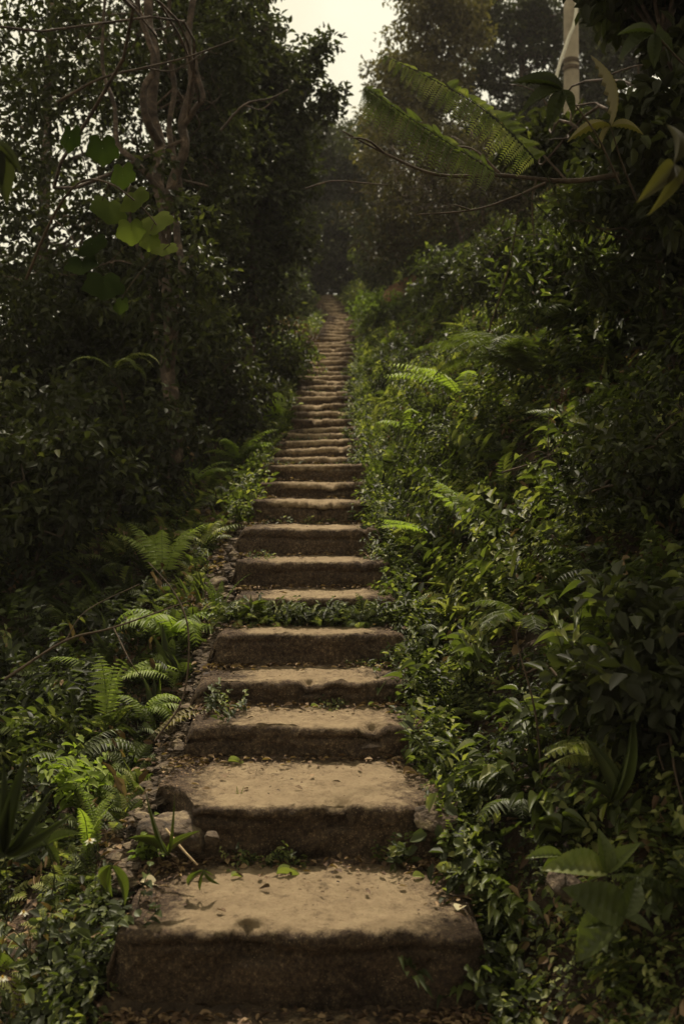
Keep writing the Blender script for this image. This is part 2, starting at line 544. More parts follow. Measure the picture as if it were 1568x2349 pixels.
def make_step(k):
    d, z, xl, xr = steps[k]
    if k + 1 < len(steps):
        dn, zn = steps[k + 1][0], steps[k + 1][1]
    else:
        dn, zn = d + 1.4, z + .15
    zb = (steps[k - 1][1] if k else z - .2) - .06
    t = dn - d + .10
    near = d < 9
    mid = d < 15
    nxs = 200 if near and d < 7 else (110 if near else (60 if mid else 30))
    rr = min(.028 if k < 9 else .045, (z - zb) * .35)
    # profile: (depth, height, wear)
    prof = []
    nr = 18 if near else (8 if mid else 5)
    for q in range(nr):
        prof.append((0.012 * (1 - q / nr), zb + (z - rr - zb) * q / nr, 0.0 if k < 9 else .28))  # far risers paler: dust plus brightness put into the colour
    na = 6 if near else 3
    for q in range(na + 1):
        a = math.pi / 2 * q / na
        prof.append((rr - rr * math.cos(a), z - rr + rr * math.sin(a), (.10 if k < 9 else .52) + (.50 if k < 9 else .2) * q / na))  # far noses paler still: the sunlit rim is put into the colour
    nt = 30 if near else (10 if mid else 5)
    for q in range(1, nt + 1):
        s = q / nt
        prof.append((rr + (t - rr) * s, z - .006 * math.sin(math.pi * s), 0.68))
    prof = A(prof)
    xs = np.linspace(xl, xr, nxs)
    PX, PI_ = np.meshgrid(xs, np.arange(len(prof)))
    dep = prof[:, 0][PI_]; hh = prof[:, 1][PI_]; wear_and_light = prof[:, 2][PI_].copy()
    s = (PX - xl) / (xr - xl)
    edge = np.minimum(s, 1 - s) * (xr - xl)
    top = PI_ >= nr + na
    frac = np.clip((dep - rr) / max(.05, dn - d), 0, 1.2)
    amp = 1.0 if d < 5.5 else .7
    # wobbling, chipped nosing: pushes back and down
    wob = fbm(PX * 2.3, k * 7.7, 0, 4)
    chip = np.clip(fbm(PX * 7, k * 3.1, 5, 4) - .35, 0, 1)
    nose = np.exp(-(np.maximum(0, dep - rr) / .05) ** 2)
    nose = np.where(top | (PI_ >= nr), nose, 1.0)
    DEP = dep + .024 * amp * wob * nose + .075 * amp * chip * nose * (PI_ >= nr - 5)
    HH = hh - .05 * amp * chip * np.where(PI_ >= nr, np.exp(-(np.maximum(0, dep - rr) / .045) ** 2), 0)
    DEP = DEP + .010 * amp * fbm(PX * 19, k * 2.3, 4, 3) * nose * (PI_ >= nr - 3)
    grv = np.exp(-((z - hh - .05 - .02 * fbm(PX * 1.6, k * 4.1, 3, 3)) / .011) ** 2) * np.clip(fbm(PX * 2.6, k * 9.1, 7, 3) + .35, 0, 1) * (~top)
    DEP = DEP + (.030 if near else 0) * grv
    DEP = DEP + (.022 if near else 0) * (~top) * np.clip((z - .04 - hh) / .05, 0, 1) * np.clip(fbm(PX * 1.9, k * 3.3, 2, 3) + .2, 0, 1)
    # rounded, crumbling ends
    rc = .05
    HH = HH - np.where(PI_ >= nr - 2, .06 * np.clip(1 - edge / (rc + .04 * np.clip(fbm(dep * 9, k * 1.7, 1, 3), -1, 1)), 0, 1) ** 2, 0)
    DEP = DEP + np.where(frac < .3, .05 * np.clip(1 - edge / .09, 0, 1) ** 2, 0)
    # tilt and waviness of the slab
    HH = HH + np.where(PI_ >= 2, 1, 0) * (.010 * fbm(PX * 1.7, k * 5.5, 9, 2) + (.006 if k < 10 else .03) * (vnoise(k * 3.3, 1.1)) * (s - .5) * 2)
    HH = HH + .005 * fbm(PX * 18, dep * 18, k, 3) * top + .003 * fbm(PX * 60, dep * 60, k, 2) * top
    DEP = DEP + (.010 * fbm(PX * 9, hh * 9, k, 3) + .006 * fbm(PX * 40, hh * 40, k, 2)) * (~top)
    wear_and_light = wear_and_light + np.where(top, .0, 0)
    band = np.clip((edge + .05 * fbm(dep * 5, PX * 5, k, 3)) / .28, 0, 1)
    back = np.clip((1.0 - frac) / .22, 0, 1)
    wear_and_light = np.where(PI_ >= nr, wear_and_light * (.15 + .85 * band) * (.25 + .75 * back) - .10 * np.clip(fbm(PX * 4, dep * 4, k * 3.7, 3), -.3, 1), wear_and_light)
    if k == 2:   # broken left front corner
        bl = np.clip(1 - (s / .17), 0, 1)
        m = (bl > 0) & (DEP < .34)
        DEP = np.where((s < .165) & (PI_ < nr + na + 1), DEP + .25 * (1 - (s / .165) ** 3), DEP)
        dl = .25 * (1 - np.clip(s / .165, 0, 1) ** 3)
        HH = np.where((s < .165) & (DEP < dl + .01) & top, HH - .0, HH)
        DEP = np.where((s < .165) & top & (DEP < dl), dl + (DEP * .05), DEP)
    V = np.stack([PX, d + DEP, HH], -1)
    np_, nn = len(prof), nxs
    i, j = np.meshgrid(np.arange(np_ - 1), np.arange(nn - 1), indexing='ij')
    a = (i * nn + j).ravel()
    mb = MB().add(V.reshape(-1, 3), Q=np.stack([a, a + 1, a + nn + 1, a + nn], 1), tint=wear_and_light.ravel())
    # end walls
    for side, col in ((0, 0), (1, nn - 1)):
        top_line = V[:, col, :]
        nlev = 6
        rows = []
        for q in range(nlev + 1):
            f = q / nlev
            L = top_line.copy()
            L[:, 2] = top_line[:, 2] * (1 - f) + (zb - .15) * f
            L[:, 0] += (-1 if side == 0 else 1) * (.01 + .03 * f + .012 * fbm(L[:, 1] * 14, L[:, 2] * 14, side + k, 3)) * (f > 0)
            rows.append(L)
        W = A(rows); n2 = len(top_line)
        i, j = np.meshgrid(np.arange(nlev), np.arange(n2 - 1), indexing='ij')
        a = (i * n2 + j).ravel()
        q_ = np.stack([a, a + 1, a + n2 + 1, a + n2], 1)
        mb.add(W.reshape(-1, 3), Q=q_ if side == 0 else q_[:, ::-1], tint=0.0)
    ob = mb.build('step', M_STEP, stair, attr='wear_and_light')
    return ob


for k in range(len(steps)):
    make_step(k)


def tread_top(k, x):
    """height of step k's tread at x, with its slope and waviness"""
    d_, z_, xl, xr = steps[k]
    s_ = (x - xl) / (xr - xl)
    return z_ - .003 + .010 * fbm(x * 1.7, k * 5.5, 9, 2) + .006 * vnoise(k * 3.3, 1.1) * (s_ - .5) * 2


def tread_z(x, y):
    k = max(0, int(np.searchsorted(SD, y, 'right') - 1))
    return float(tread_top(k, x))


# ------------------------------------------------------------------ undergrowth (uncountable ground cover)
def sprig(kind, r):
    """returns a little plant as an MB with its base at the origin, height ~1"""
    m = MB()
    if kind == 'pairs':       # upright stem with opposite leaves
        n = 7
        bend = r.uniform(-.35, .35, 2)
        t = np.linspace(.15, 1, n)
        pts = np.stack([bend[0] * t ** 2, bend[1] * t ** 2, t], 1)
        for q in range(n):
            a = r.uniform(0, 6.28)
            for sgn in (0, math.pi):
                aa = a + sgn + r.uniform(-.3, .3)
                D = A([math.cos(aa), math.sin(aa), r.uniform(-.25, .45)])
                L = r.uniform(.26, .42) * (1.1 - .4 * t[q])
                place(m, SIMPLE, pts[q], D, A([0, 0, 1.]) + r.normal(0, .25, 3), L, L * .52, r.uniform(.1, .9))
    elif kind == 'mat':       # low spreading
        for q in range(12):
            a = r.uniform(0, 6.28); rad = r.uniform(.1, 1.0)
            p = A([math.cos(a) * rad, math.sin(a) * rad, r.uniform(.15, .6)])
            D = A([math.cos(a + r.normal(0, .8)), math.sin(a + r.normal(0, .8)), r.uniform(-.3, .4)])
            L = r.uniform(.3, .5)
            place(m, SIMPLE, p, D, A([0, 0, 1.]) + r.normal(0, .3, 3), L, L * .6, r.uniform(.1, .95))
    elif kind == 'grass':
        for q in range(7):
            a = r.uniform(0, 6.28)
            D = A([math.cos(a) * .6, math.sin(a) * .6, 1.0])
            place(m, STRAIGHT, A([0, 0, 0]) + r.normal(0, .05, 3) * A([1, 1, 0]), D, A([math.cos(a), math.sin(a), .4]) * -1, r.uniform(.6, 1.1), .07, r.uniform(.2, .8), curl=r.uniform(.1, .5))
    elif kind == 'fernlet':
        for q in range(5):
            a = q * 1.26 + r.uniform(-.3, .3)
            n = 12
            t = np.linspace(.12, 1, n)
            h = np.sin(t * 1.9) * .55; rad = t * .9
            pts = np.stack([np.cos(a) * rad, np.sin(a) * rad, h], 1)
            tan = unit(np.gradient(pts, axis=0))
            side = unit(np.cross(tan, A([0, 0, 1.])))
            L = .26 * np.sin(math.pi * (t * .9 + .08)) + .03
            for sg in (-1, 1):
                place(m, STRAIGHT, pts, side * sg + tan * .35, np.cross(side, tan) + 0, L, L * .3, r.uniform(.3, .9))
    elif kind == 'litter':
        for q in range(6):
            a = r.uniform(0, 6.28)
            p = A([*r.uniform(-1, 1, 2), r.uniform(0, .12)])
            L = r.uniform(.35, .7)
            place(m, SIMPLE, p, rdir(1, -.25, .25, r), A([0, 0, 1.]) + r.normal(0, .3, 3), L, L * .45, r.uniform(0, 1))
    V = np.concatenate(m.V); Q = np.concatenate(m.Q); T = np.concatenate(m.tint)
    return V, Q, T


def scatter(mb, tpls, P, size, tilt, r, tshift=None, nrm=None):
    n = len(P)
    which = r.integers(0, len(tpls), n)
    for w, (V, Q, T) in enumerate(tpls):
        idx = np.where(which == w)[0]
        if not len(idx):
            continue
        m = len(idx)
        a = r.uniform(0, 6.28, m)
        c, s = np.cos(a)[:, None], np.sin(a)[:, None]
        v = V[None] * size[idx][:, None, None]
        x = v[..., 0] * c - v[..., 1] * s
        y = v[..., 0] * s + v[..., 1] * c
        z = v[..., 2]
        tx = r.normal(0, tilt, m)[:, None]; ty = r.normal(0, tilt, m)[:, None]
        if nrm is not None:
            tx = tx + nrm[idx, 0][:, None]; ty = ty + nrm[idx, 1][:, None]
        x2 = x + z * tx; y2 = y + z * ty; z2 = z - x * tx - y * ty
        out = np.stack([x2, y2, z2], -1) + P[idx][:, None, :]
        k = len(V)
        QQ = (Q[None] + (np.arange(m) * k)[:, None, None]).reshape(-1, 4)
        tt = T[None] + r.normal(0, .12, m)[:, None]
        if tshift is not None:
            tt = tt + tshift[idx][:, None]
        mb.add(out.reshape(-1, 3), Q=QQ, tint=np.clip(tt, 0, 1).reshape(-1))


r1 = np.random.default_rng(11)
TP_PAIR = [sprig('pairs', r1) for _ in range(6)]
TP_MAT = [sprig('mat', r1) for _ in range(5)]
TP_GRASS = [sprig('grass', r1) for _ in range(4)]
TP_FERN = [sprig('fernlet', r1) for _ in range(4)]
TP_LIT = [sprig('litter', r1) for _ in range(4)]


def bank_points(n, side, ulo, uhi, ylo, yhi, r, power=1.6):
    y = ylo * (yhi / ylo) ** (r.uniform(0, 1, n) ** .85)
    spread = np.clip(.45 + y * .16, .6, 1.6)
    u = ulo + (uhi - ulo) * r.uniform(0, 1, n) ** power * spread
    x = np.interp(y, SD, SR) + u if side > 0 else np.interp(y, SD, SL) - u
    return x, y, u


def cover(mb, n, side, tpls, smin, smax, grow, r, ulo=0.02, uhi=3.2, ylo=1.6, yhi=34, tilt=.25, patch=None, tshift=0, lift=0, maxd=99, power=1.6):
    x, y, u = bank_points(n, side, ulo, uhi, ylo, yhi, r, power)
    if patch is not None:
        keep = fbm(x * patch[0], y * patch[0], patch[1], 3) > patch[2]
        x, y, u = x[keep], y[keep], u[keep]
    size = r.uniform(smin, smax, len(x)) * (1 + grow * np.minimum(u, 3)) * (1 + np.clip(y - 10, 0, 20) * .03) * np.clip(.45 + .1 * y, .6, 1)
    z = ground(x, y) - .01 + lift * r.uniform(0, 1, len(x)) * np.clip(u, 0, 1)
    lean = np.zeros((len(x), 2)); lean[:, 0] = -.35 if side > 0 else .1
    scatter(mb, tpls, np.stack([x, y, z], 1), size, tilt, r, np.full(len(x), tshift) + .36 * fbm(x * 1.4, y * 1.4, 7, 3) + .15 * (r.uniform(0, 1, len(x)) < .12), lean)


mb = MB()
cover(mb, 17000, 1, TP_PAIR, .06, .14, .3, r1, ulo=.04, tilt=.35, patch=(1.9, 1.0, -.15))
cover(mb, 11000, 1, TP_MAT, .035, .085, .2, r1, tilt=.3, ulo=-.04, lift=.12)
cover(mb, 6500, 1, TP_PAIR, .09, .17, .25, r1, ulo=.3, lift=.45, uhi=4, tilt=.5, patch=(1.6, 5.0, .05))
cover(mb, 900, 1, TP_GRASS, .08, .18, .5, r1, tilt=.4, ylo=3.5)
cover(mb, 900, 1, TP_FERN, .10, .2, .2, r1, tilt=.3, tshift=.1, ylo=4.2)
ug = mb.build('undergrowth', L_UNDER)
tag(ug, 'dense small-leaved green ground cover over the steep bank right of the steps', 'undergrowth', kind='stuff')
mb = MB()
cover(mb, 8000, -1, TP_PAIR, .05, .10, .3, r1, ulo=.28, tilt=.35, patch=(2.2, 2.0, 0), tshift=-.16)
cover(mb, 8000, -1, TP_MAT, .03, .07, .3, r1, tilt=.3, ulo=.22, lift=.05, patch=(3, 9.0, -.2), tshift=-.12)
cover(mb, 4000, -1, TP_PAIR, .09, .18, .3, r1, ulo=.6, lift=.2, uhi=4, tilt=.5, tshift=-.2, patch=(1.6, 3.0, -.1))
cover(mb, 700, -1, TP_GRASS, .08, .18, .5, r1, tilt=.4, ulo=.2, ylo=4)
cover(mb, 1500, -1, TP_FERN, .07, .15, .5, r1, tilt=.3, ulo=.2, tshift=.05)
ug = mb.build('undergrowth', L_UNDER)
tag(ug, 'shady tangle of small ferns and weeds over the ground left of the steps', 'undergrowth', kind='stuff')
mb = MB()
cover(mb, 5000, 1, TP_LIT, .05, .10, 0, r1, ulo=-.03, tilt=.1, yhi=30)
cover(mb, 1500, 1, TP_LIT, .04, .08, 0, r1, ulo=.1, tilt=.9, yhi=24, lift=.25)
cover(mb, 900, -1, TP_LIT, .04, .08, 0, r1, ulo=.2, tilt=.9, yhi=24, lift=.2)
cover(mb, 6000, -1, TP_LIT, .05, .10, 0, r1, ulo=0.0, tilt=.1, yhi=30)
lt = mb.build('leaf_litter', L_DRY)
tag(lt, 'brown dead leaves and litter covering the soil beside the steps', 'leaf litter', kind='stuff')

# crumbs, twigs and dead leaf bits on the treads, thickest along the back and the ends
mb = MB()
for k in range(0, 16):
    d_, z_, xl, xr = steps[k]; dn = steps[k + 1][0]
    n = int(1100 / (1 + .35 * k))
    s = r1.uniform(0, 1, n) ** .55 * r1.choice([1, 1], n)
    x = r1.uniform(xl, xr, n)
    e = r1.uniform(0, 1, n)
    x = np.where(e < .35, xl + np.abs(r1.normal(0, .10, n)), np.where(e < .6, xr - np.abs(r1.normal(0, .09, n)), x))
    x = np.clip(x, xl + .01, xr - .01)
    y = d_ + .04 + (dn - d_ - .05) * np.where(r1.uniform(0, 1, n) < .6, 1 - np.abs(r1.normal(0, .12, n)), s)
    y = np.clip(y, d_ + .03, dn - .005)
    P = np.stack([x, y, tread_top(k, x) + .012], 1)
    L = r1.uniform(.006, .018, n) * r1.choice([1, 1, 1, 2.4], n)
    place(mb, SIMPLE, P, rdir(n, -.15, .2, r1), A([0, 0, 1.]) + r1.normal(0, .25, (n, 3)), L, L * r1.uniform(.2, .7, n), r1.uniform(0, 1, n), zs=.8)
for k in range(0, 12):
    d_, z_, xl, xr = steps[k]; dn = steps[k + 1][0]
    n = int(260 / (1 + .25 * k))
    side = r1.uniform(0, 1, n) < .55
    x = np.where(side, xl + .03 + np.abs(r1.normal(0, .10, n)), xr - .03 - np.abs(r1.normal(0, .10, n)))
    x = np.where(r1.uniform(0, 1, n) < .35, r1.uniform(xl, xr, n), x)
    y = dn - .01 - np.abs(r1.normal(0, .05, n))
    P = np.stack([x, y, tread_top(k, x) + .010 + r1.uniform(0, .012, n)], 1)
    L = r1.uniform(.018, .042, n)
    place(mb, SIMPLE, P, rdir(n, -.2, .3, r1), A([0, 0, 1.]) + r1.normal(0, .4, (n, 3)), L, L * r1.uniform(.15, .6, n), r1.uniform(0, 1, n), zs=1.2)
lt = mb.build('leaf_litter', L_DRY)
tag(lt, 'small dark crumbs and leaf bits scattered on the concrete treads', 'leaf litter', kind='stuff')

# ------------------------------------------------------------------ trees and bushes
def crown_leaves(mb, blobs, r, leaf=(.07, .11), asp=.5, tpl=SIMPLE, hang=.3):
    """blobs: (centre, radii, number of clumps, leaves per clump, clump radius)"""
    centres = []
    for c, rad, nc, nl, cr in blobs:
        c, rad = A(c, dtype=float), A(rad, dtype=float)
        q = rdir(nc, -1, 1, r) * (r.uniform(0, 1, nc) ** (1 / 2.2))[:, None]
        bump = 1 + .22 * fbm(q[:, 0] * 1.7 + c[0], q[:, 1] * 1.7 + c[1], q[:, 2] * 1.7, 3)
        cc = c + q * bump[:, None] * rad
        centres.append(cc)
        ct = r.uniform(-.2, .2, nc)
        sc = r.uniform(.6, 1.3, nc)
        idx = np.repeat(np.arange(nc), nl)
        off = rdir(len(idx), -1, 1, r) * (r.uniform(0, 1, len(idx)) ** .5)[:, None] * cr * sc[idx][:, None] * A([1.15, 1.15, .8])
        P = cc[idx] + off
        D = unit(off) * .6 + rdir(len(idx), -1, 1, r) * .8 + A([0, 0, -hang])
        N = A([0, 0, 1.]) + r.normal(0, .55, (len(idx), 3))
        L = r.uniform(*leaf, len(idx))
        place(mb, tpl, P, D, N, L, L * asp * r.uniform(.8, 1.2, len(idx)), np.clip(.45 + ct[idx] + r.normal(0, .17, len(idx)), 0, 1))
    return np.concatenate(centres)


def limb(mb, a, b, r0, r1_, r, sag=.15, n=5):
    L = np.linalg.norm(b - a)
    t = np.linspace(0, 1, n)[:, None]
    pts = a * (1 - t) + b * t
    pts[1:-1] += r.normal(0, .07 * L, (n - 2, 3))
    pts[:, 2] += np.sin(np.linspace(0, math.pi, n)) * sag * L * r.uniform(-.3, 1)
    pts = smooth_path(pts, 4)
    tube(mb, pts, r0, r1_, 6)
    return pts


def tree(name, label, cat, stems, blobs, mat, seed, leaf=(.07, .11), asp=.5, nb=30, tpl=SIMPLE, group=None, hang=.3, bark=None, brad=1.0):
    """stems: list of (points, r0, r1); the first one is the trunk"""
    r = np.random.default_rng(seed)
    bark = bark or M_BARK
    base = A(stems[0][0][0], dtype=float)
    t = thing(name, label, cat, base, group)
    allp, allr = [], []
    for q, (pts, ra, rb) in enumerate(stems):
        m = MB(); sp = smooth_path(pts, 6)
        tube(m, sp, ra, rb, 10 if q == 0 else 8, knob=.05, r=r)
        m.build('trunk' if q == 0 else 'limb', bark, t)
        allp.append(sp); allr.append(np.linspace(ra, rb, len(sp)))
    allp = np.concatenate(allp); allr = np.concatenate(allr)
    cm = MB()
    cen = crown_leaves(cm, blobs, r, leaf, asp, tpl, hang)
    bm_ = MB()
    pick = r.choice(len(cen), min(nb, len(cen)), replace=False)
    for c in cen[pick]:
        dd = np.linalg.norm(allp - c, axis=1) + np.maximum(0, allp[:, 2] - c[2]) * .8
        k = int(np.argmin(dd)); rr = min(allr[k] * .45, .035) * brad
        p = limb(bm_, allp[k], c, max(rr, .008), .004, r)
        for s in range(2):
            e = p[len(p) // 2 + s * 2]
            limb(bm_, e, e + r.normal(0, .22, 3) * max(.6, np.linalg.norm(c - allp[k]) * .5), .008, .003, r)
    bm_.build('branches', bark, t)
    cm.build('crown', mat, t)
    return t


def gpt(u, d, dz=-.05):
    """ground point under photo column u at depth d"""
    x = (u - CX) * d / F
    return A([x, d, float(ground(x, d)) + dz])


def px(n, d):
    return n * d / F


# twisted tree left of the steps
tree('twisted_tree', 'tall dark tree with twisting forked trunks left of the steps, pale light on its bark', 'tree',
     [([gpt(405, 8.2), at(398, 950, 8.2), at(385, 850, 8.3), at(392, 740, 8.2), at(374, 610, 8.35), at(380, 500, 8.3), at(362, 420, 8.35), at(366, 330, 8.4), at(348, 250, 8.4), at(356, 130, 8.4), at(340, 40, 8.5), at(345, -150, 8.5)], .07, .036),
      ([at(378, 520, 8.3), at(392, 430, 8.2), at(424, 340, 8.1), at(418, 280, 8.1), at(440, 190, 8.1), at(432, 80, 8.2), at(462, -120, 8.3)], .045, .024),
      ([at(420, 290, 8.1), at(450, 245, 8.0), at(466, 222, 8.0), at(452, 170, 8.0), at(446, 120, 8.0)], .026, .018),
      ([at(366, 330, 8.3), at(335, 270, 8.1), at(330, 205, 8.1), at(356, 150, 8.1), at(340, 90, 8.1), at(318, 20, 8.1), at(300, -120, 8.2)], .035, .018),
      ([at(392, 740, 8.25), at(418, 640, 8.45), at(404, 520, 8.6), at(412, 430, 8.6), at(388, 300, 8.7), at(400, 200, 8.8), at(385, 90, 8.8), at(395, -100, 8.8)], .035, .018),
      ([at(362, 430, 8.3), at(310, 370, 8.2), at(270, 330, 8.2), at(262, 240, 8.3), at(235, 150, 8.4), at(240, 0, 8.5)], .028, .012),
      ([at(385, 850, 8.25), at(352, 740, 8.2), at(335, 620, 8.2), at(300, 520, 8.2), at(295, 430, 8.3)], .024, .010)],
     [(at(130, 60, 9.2), (1.6, 1.3, 1.0), 70, 50, .24),
      (at(470, 0, 10.4), (.7, .6, .9), 50, 55, .24),
      (at(470, 330, 10.2), (.5, .6, 1.3), 70, 50, .24),
      (at(330, 520, 9.6), (.7, .6, .8), 50, 50, .24), (at(390, 640, 7.8), (.35, .3, .9), 26, 34, .16),
      (A([-1.65, 4.0, 5.0]), (.55, .8, .35), 55, 50, .17), (A([-2.6, 6.8, 7.6]), (1.5, 2.4, .7), 110, 55, .30), (A([-3.2, 3.6, 6.0]), (1.5, 1.6, .6), 70, 55, .28), (A([-3.4, 10.5, 9.4]), (1.7, 2.0, .7), 80, 55, .32),  # crown clumps above the view, added to shade the left side
      (at(200, 690, 9.0), (1.2, .9, .5), 46, 45, .24),
      (at(30, 480, 9.0), (.6, .9, .9), 24, 45, .24), (at(150, 300, 10.5), (1.4, .9, 1.2), 50, 45, .22)],
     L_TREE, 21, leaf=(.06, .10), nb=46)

tree('round_tree', 'dense round dark-leaved tree left of the steps whose edge meets the sky gap', 'tree',
     [([gpt(560, 13), at(570, 800, 13), at(585, 500, 13), at(600, 250, 13), at(610, 0, 13)], .11, .04)],
     [(at(500, -10, 13), (.60, .7, .9), 85, 60, .24), (at(725, 118, 13), (.16, .3, .22), 7, 50, .17), (at(752, 238, 13), (.18, .3, .2), 7, 50, .17),
      (at(615, 200, 13), (.62, .8, .75), 110, 60, .24),
      (at(590, 350, 13), (.62, .8, .75), 90, 60, .26),
      (at(570, 480, 13), (.85, .9, 1.0), 110, 60, .28),
      (at(560, 720, 13), (.7, .8, .75), 60, 55, .28),
      (at(500, 200, 13.6), (.7, .9, 1.6), 90, 60, .3)],
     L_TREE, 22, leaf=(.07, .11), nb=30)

tree('loose_crowned_tree', 'broad tree far left with bright sky showing through its loose crown', 'tree',
     [([gpt(60, 15), at(80, 800, 15), at(100, 500, 15), at(110, 200, 15), at(120, 0, 15)], .13, .05)],
     [(at(60, 120, 15), (2.2, 1.3, 1.6), 34, 55, .36),
      (at(200, 380, 15.5), (1.8, 1.2, 1.5), 24, 55, .36),
      (at(20, 620, 15), (1.9, 1.2, 1.0), 34, 55, .36),
      (at(330, 100, 16), (1.5, 1.1, 1.6), 34, 55, .36),
      (at(370, 620, 15), (1.5, 1.2, 1.3), 80, 60, .36)],
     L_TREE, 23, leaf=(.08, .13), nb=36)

tree('low_tree', 'low dark tree filling the left edge behind the ferns', 'tree',
     [([gpt(80, 10), at(90, 950, 10), at(100, 800, 10)], .07, .03)],
     [(at(80, 760, 10), (1.2, .9, .9), 110, 60, .27), (at(320, 780, 9.8), (.8, .8, .9), 80, 60, .27),
      (at(200, 900, 9.6), (1.0, .8, .6), 70, 60, .25)],
     L_TREE, 24, leaf=(.06, .10), nb=20)

tree('arching_tree', 'dark tree arching over the top of the steps', 'tree',
     [([gpt(640, 31), at(655, 500, 31), at(690, 350, 31), at(720, 250, 31)], .16, .06)],
     [(at(700, 480, 31), (1.6, 1.5, 2.3), 130, 60, .5), (at(720, 330, 30), (1.0, 1.2, 1.3), 60, 60, .45),
      (at(800, 590, 34), (1.8, 1.2, 1.3), 90, 60, .5), (at(640, 600, 30), (1.2, 1.3, 1.5), 70, 60, .5),
      (at(760, 540, 28), (1.5, .8, .95), 80, 60, .4), (at(790, 400, 29), (1.3, 1.0, 1.1), 60, 60, .45)],
     L_TREE, 25, leaf=(.12, .19), nb=18)

tree('dense_tree', 'dark tree closing the view behind the top of the steps', 'tree',
     [([gpt(860, 38), at(860, 500, 38), at(850, 350, 38)], .2, .08)],
     [(at(800, 430, 37), (2.2, 1.5, 2.8), 150, 60, .6), (at(720, 640, 36), (2.2, 1.3, 1.6), 110, 60, .55),
      (at(880, 540, 34), (1.8, 1.3, 2.0), 110, 60, .5)],
     L_TREE, 26, leaf=(.14, .22), nb=14)

tree('olive_tree', 'rounded olive-brown tree right of the sky gap', 'tree',
     [([gpt(985, 23), at(980, 500, 23), at(975, 300, 23), at(970, 120, 23)], .15, .05)],
     [(at(1010, 50, 23), (1.1, 1.1, 1.2), 130, 60, .3), (at(950, 230, 23), (1.2, 1.2, 1.1), 160, 60, .3),
      (at(1000, 380, 22), (1.6, 1.1, 1.0), 130, 55, .36)],
     L_BRN, 27, leaf=(.09, .15), nb=26)

tree('ragged_tree', 'tall dark tree behind the pole with bright ragged sky gaps', 'tree',
     [([gpt(1210, 26), at(1205, 500, 26), at(1200, 250, 26), at(1190, 0, 26)], .17, .06)],
     [(at(1110, 60, 26), (.8, 1.2, 1.3), 60, 50, .26), (at(1225, 60, 26), (1.0, 1.2, 1.5), 120, 55, .30),
      (at(1150, 300, 26), (1.7, 1.2, .9), 130, 55, .30), (at(1320, 230, 24.5), (1.5, 1.0, .9), 110, 55, .30), (at(1130, 185, 25.5), (.85, .8, .5), 34, 45, .15), (at(1380, 60, 24.5), (.9, 1.0, 1.2), 70, 55, .30), (at(1430, 60, 25), (1.3, 1.2, 1.5), 120, 55, .30)],
     L_TREE, 28, leaf=(.10, .16), nb=26)

tree('leaning_tree', 'leafy tree leaning in over the top of the right bank', 'tree',
     [([gpt(1700, 6), at(1680, 500, 5.9), at(1620, 300, 5.7), at(1520, 100, 5.4)], .07, .025)],
     [(at(1520, -40, 5.6), (.42, .6, .30), 50, 50, .15), (at(1600, 300, 5.4), (.42, .6, .55), 70, 50, .16),
      (at(1440, 420, 6.6), (.45, .5, .25), 34, 45, .15), (at(1720, -340, 5.0), (.72, .9, .5), 90, 50, .2),  # last clump sits out of view, added for shade
      (A([1.45, 5.0, 5.4]), (.72, 1.0, .38), 90, 50, .17), (A([2.15, 7.3, 7.2]), (1.0, 1.3, .5), 90, 55, .22), (at(1290, 330, 8.5), (.55, .4, .3), 40, 45, .15), (A([3.4, 8.2, 8.2]), (1.5, 2.0, .7), 90, 55, .30), (A([3.9, 5.0, 6.6]), (1.6, 1.8, .7), 90, 55, .28)],  # overhead clumps out of view are added to shade the right bank
     L_TREE, 29, leaf=(.07, .12), nb=26)


def bush(name, label, u, d, w, h, n, mat, seed, leaf=(.05, .09), cr=.17, asp=.5, group=None, lift=.1, nl=45):
    b = gpt(u, d)
    tops = [b + A([w * .25 * k, .05 * k, h * .6]) for k in (-1, 0, 1)]
    return tree(name, label, 'bush', [([b, (b + tops[1]) / 2, tops[1]], .022, .01), ([b, (b + tops[0]) / 2 + A([0, .05, 0]), tops[0]], .016, .008),
                                      ([b, (b + tops[2]) / 2, tops[2]], .016, .008)],
                [(b + A([0, 0, h * .55 + lift]), (w, w * .8, h * .5), n, nl, cr)], mat, seed, leaf=leaf, asp=asp, nb=12, group=group, bark=M_TWIG, brad=.6)


bush('drooping_bush', 'bush with blurred narrow hanging leaves near the pole on the right bank', 1330, 7.5, .7, 1.0, 60, L_UNDER, 41, leaf=(.07, .11), asp=.35)
bush('tall_bush', 'tall dark bush at the right edge of the upper bank', 1560, 6.2, .7, 1.5, 90, L_TREE, 42, leaf=(.06, .10), asp=.4)
bush('leafy_bush', 'dark bush on the right bank above the lit ground cover', 1200, 10.5, .9, 1.1, 90, L_TREE, 43)
bush('leafy_bush', 'bright yellow-green bush far up the right bank below the bare branches', 1060, 14, .8, .9, 70, L_UNDER, 44, leaf=(.06, .1))
bush('leafy_bush', 'dark bush filling the right edge halfway down the bank', 1540, 4.6, .45, .75, 90, L_TREE, 45, cr=.13, leaf=(.03, .06))
bush('leafy_bush', 'deep shaded bush hanging over the lower right corner of the steps', 1580, 3.3, .38, .6, 60, L_TREE, 46, cr=.13)
bush('small_bush', 'small leafy bush right beside the far bright steps', 870, 19, .55, .7, 50, L_LITE, 47)
bush('small_bush', 'sunlit bush crowding the left edge of the narrow far steps', 640, 14, .6, .9, 70, L_UNDER, 48)
bush('russet_bush', 'reddish brown withered bush left of the far steps', 655, 17, .45, .6, 50, L_DRY, 49)
bush('small_bush', 'bushy green clump left of the topmost steps', 655, 25, .7, 1.3, 70, L_UNDER, 50, leaf=(.08, .13))
bush('small_bush', 'shaded green clump right of the topmost steps', 880, 26, .9, 1.5, 90, L_UNDER, 51, leaf=(.08, .13))
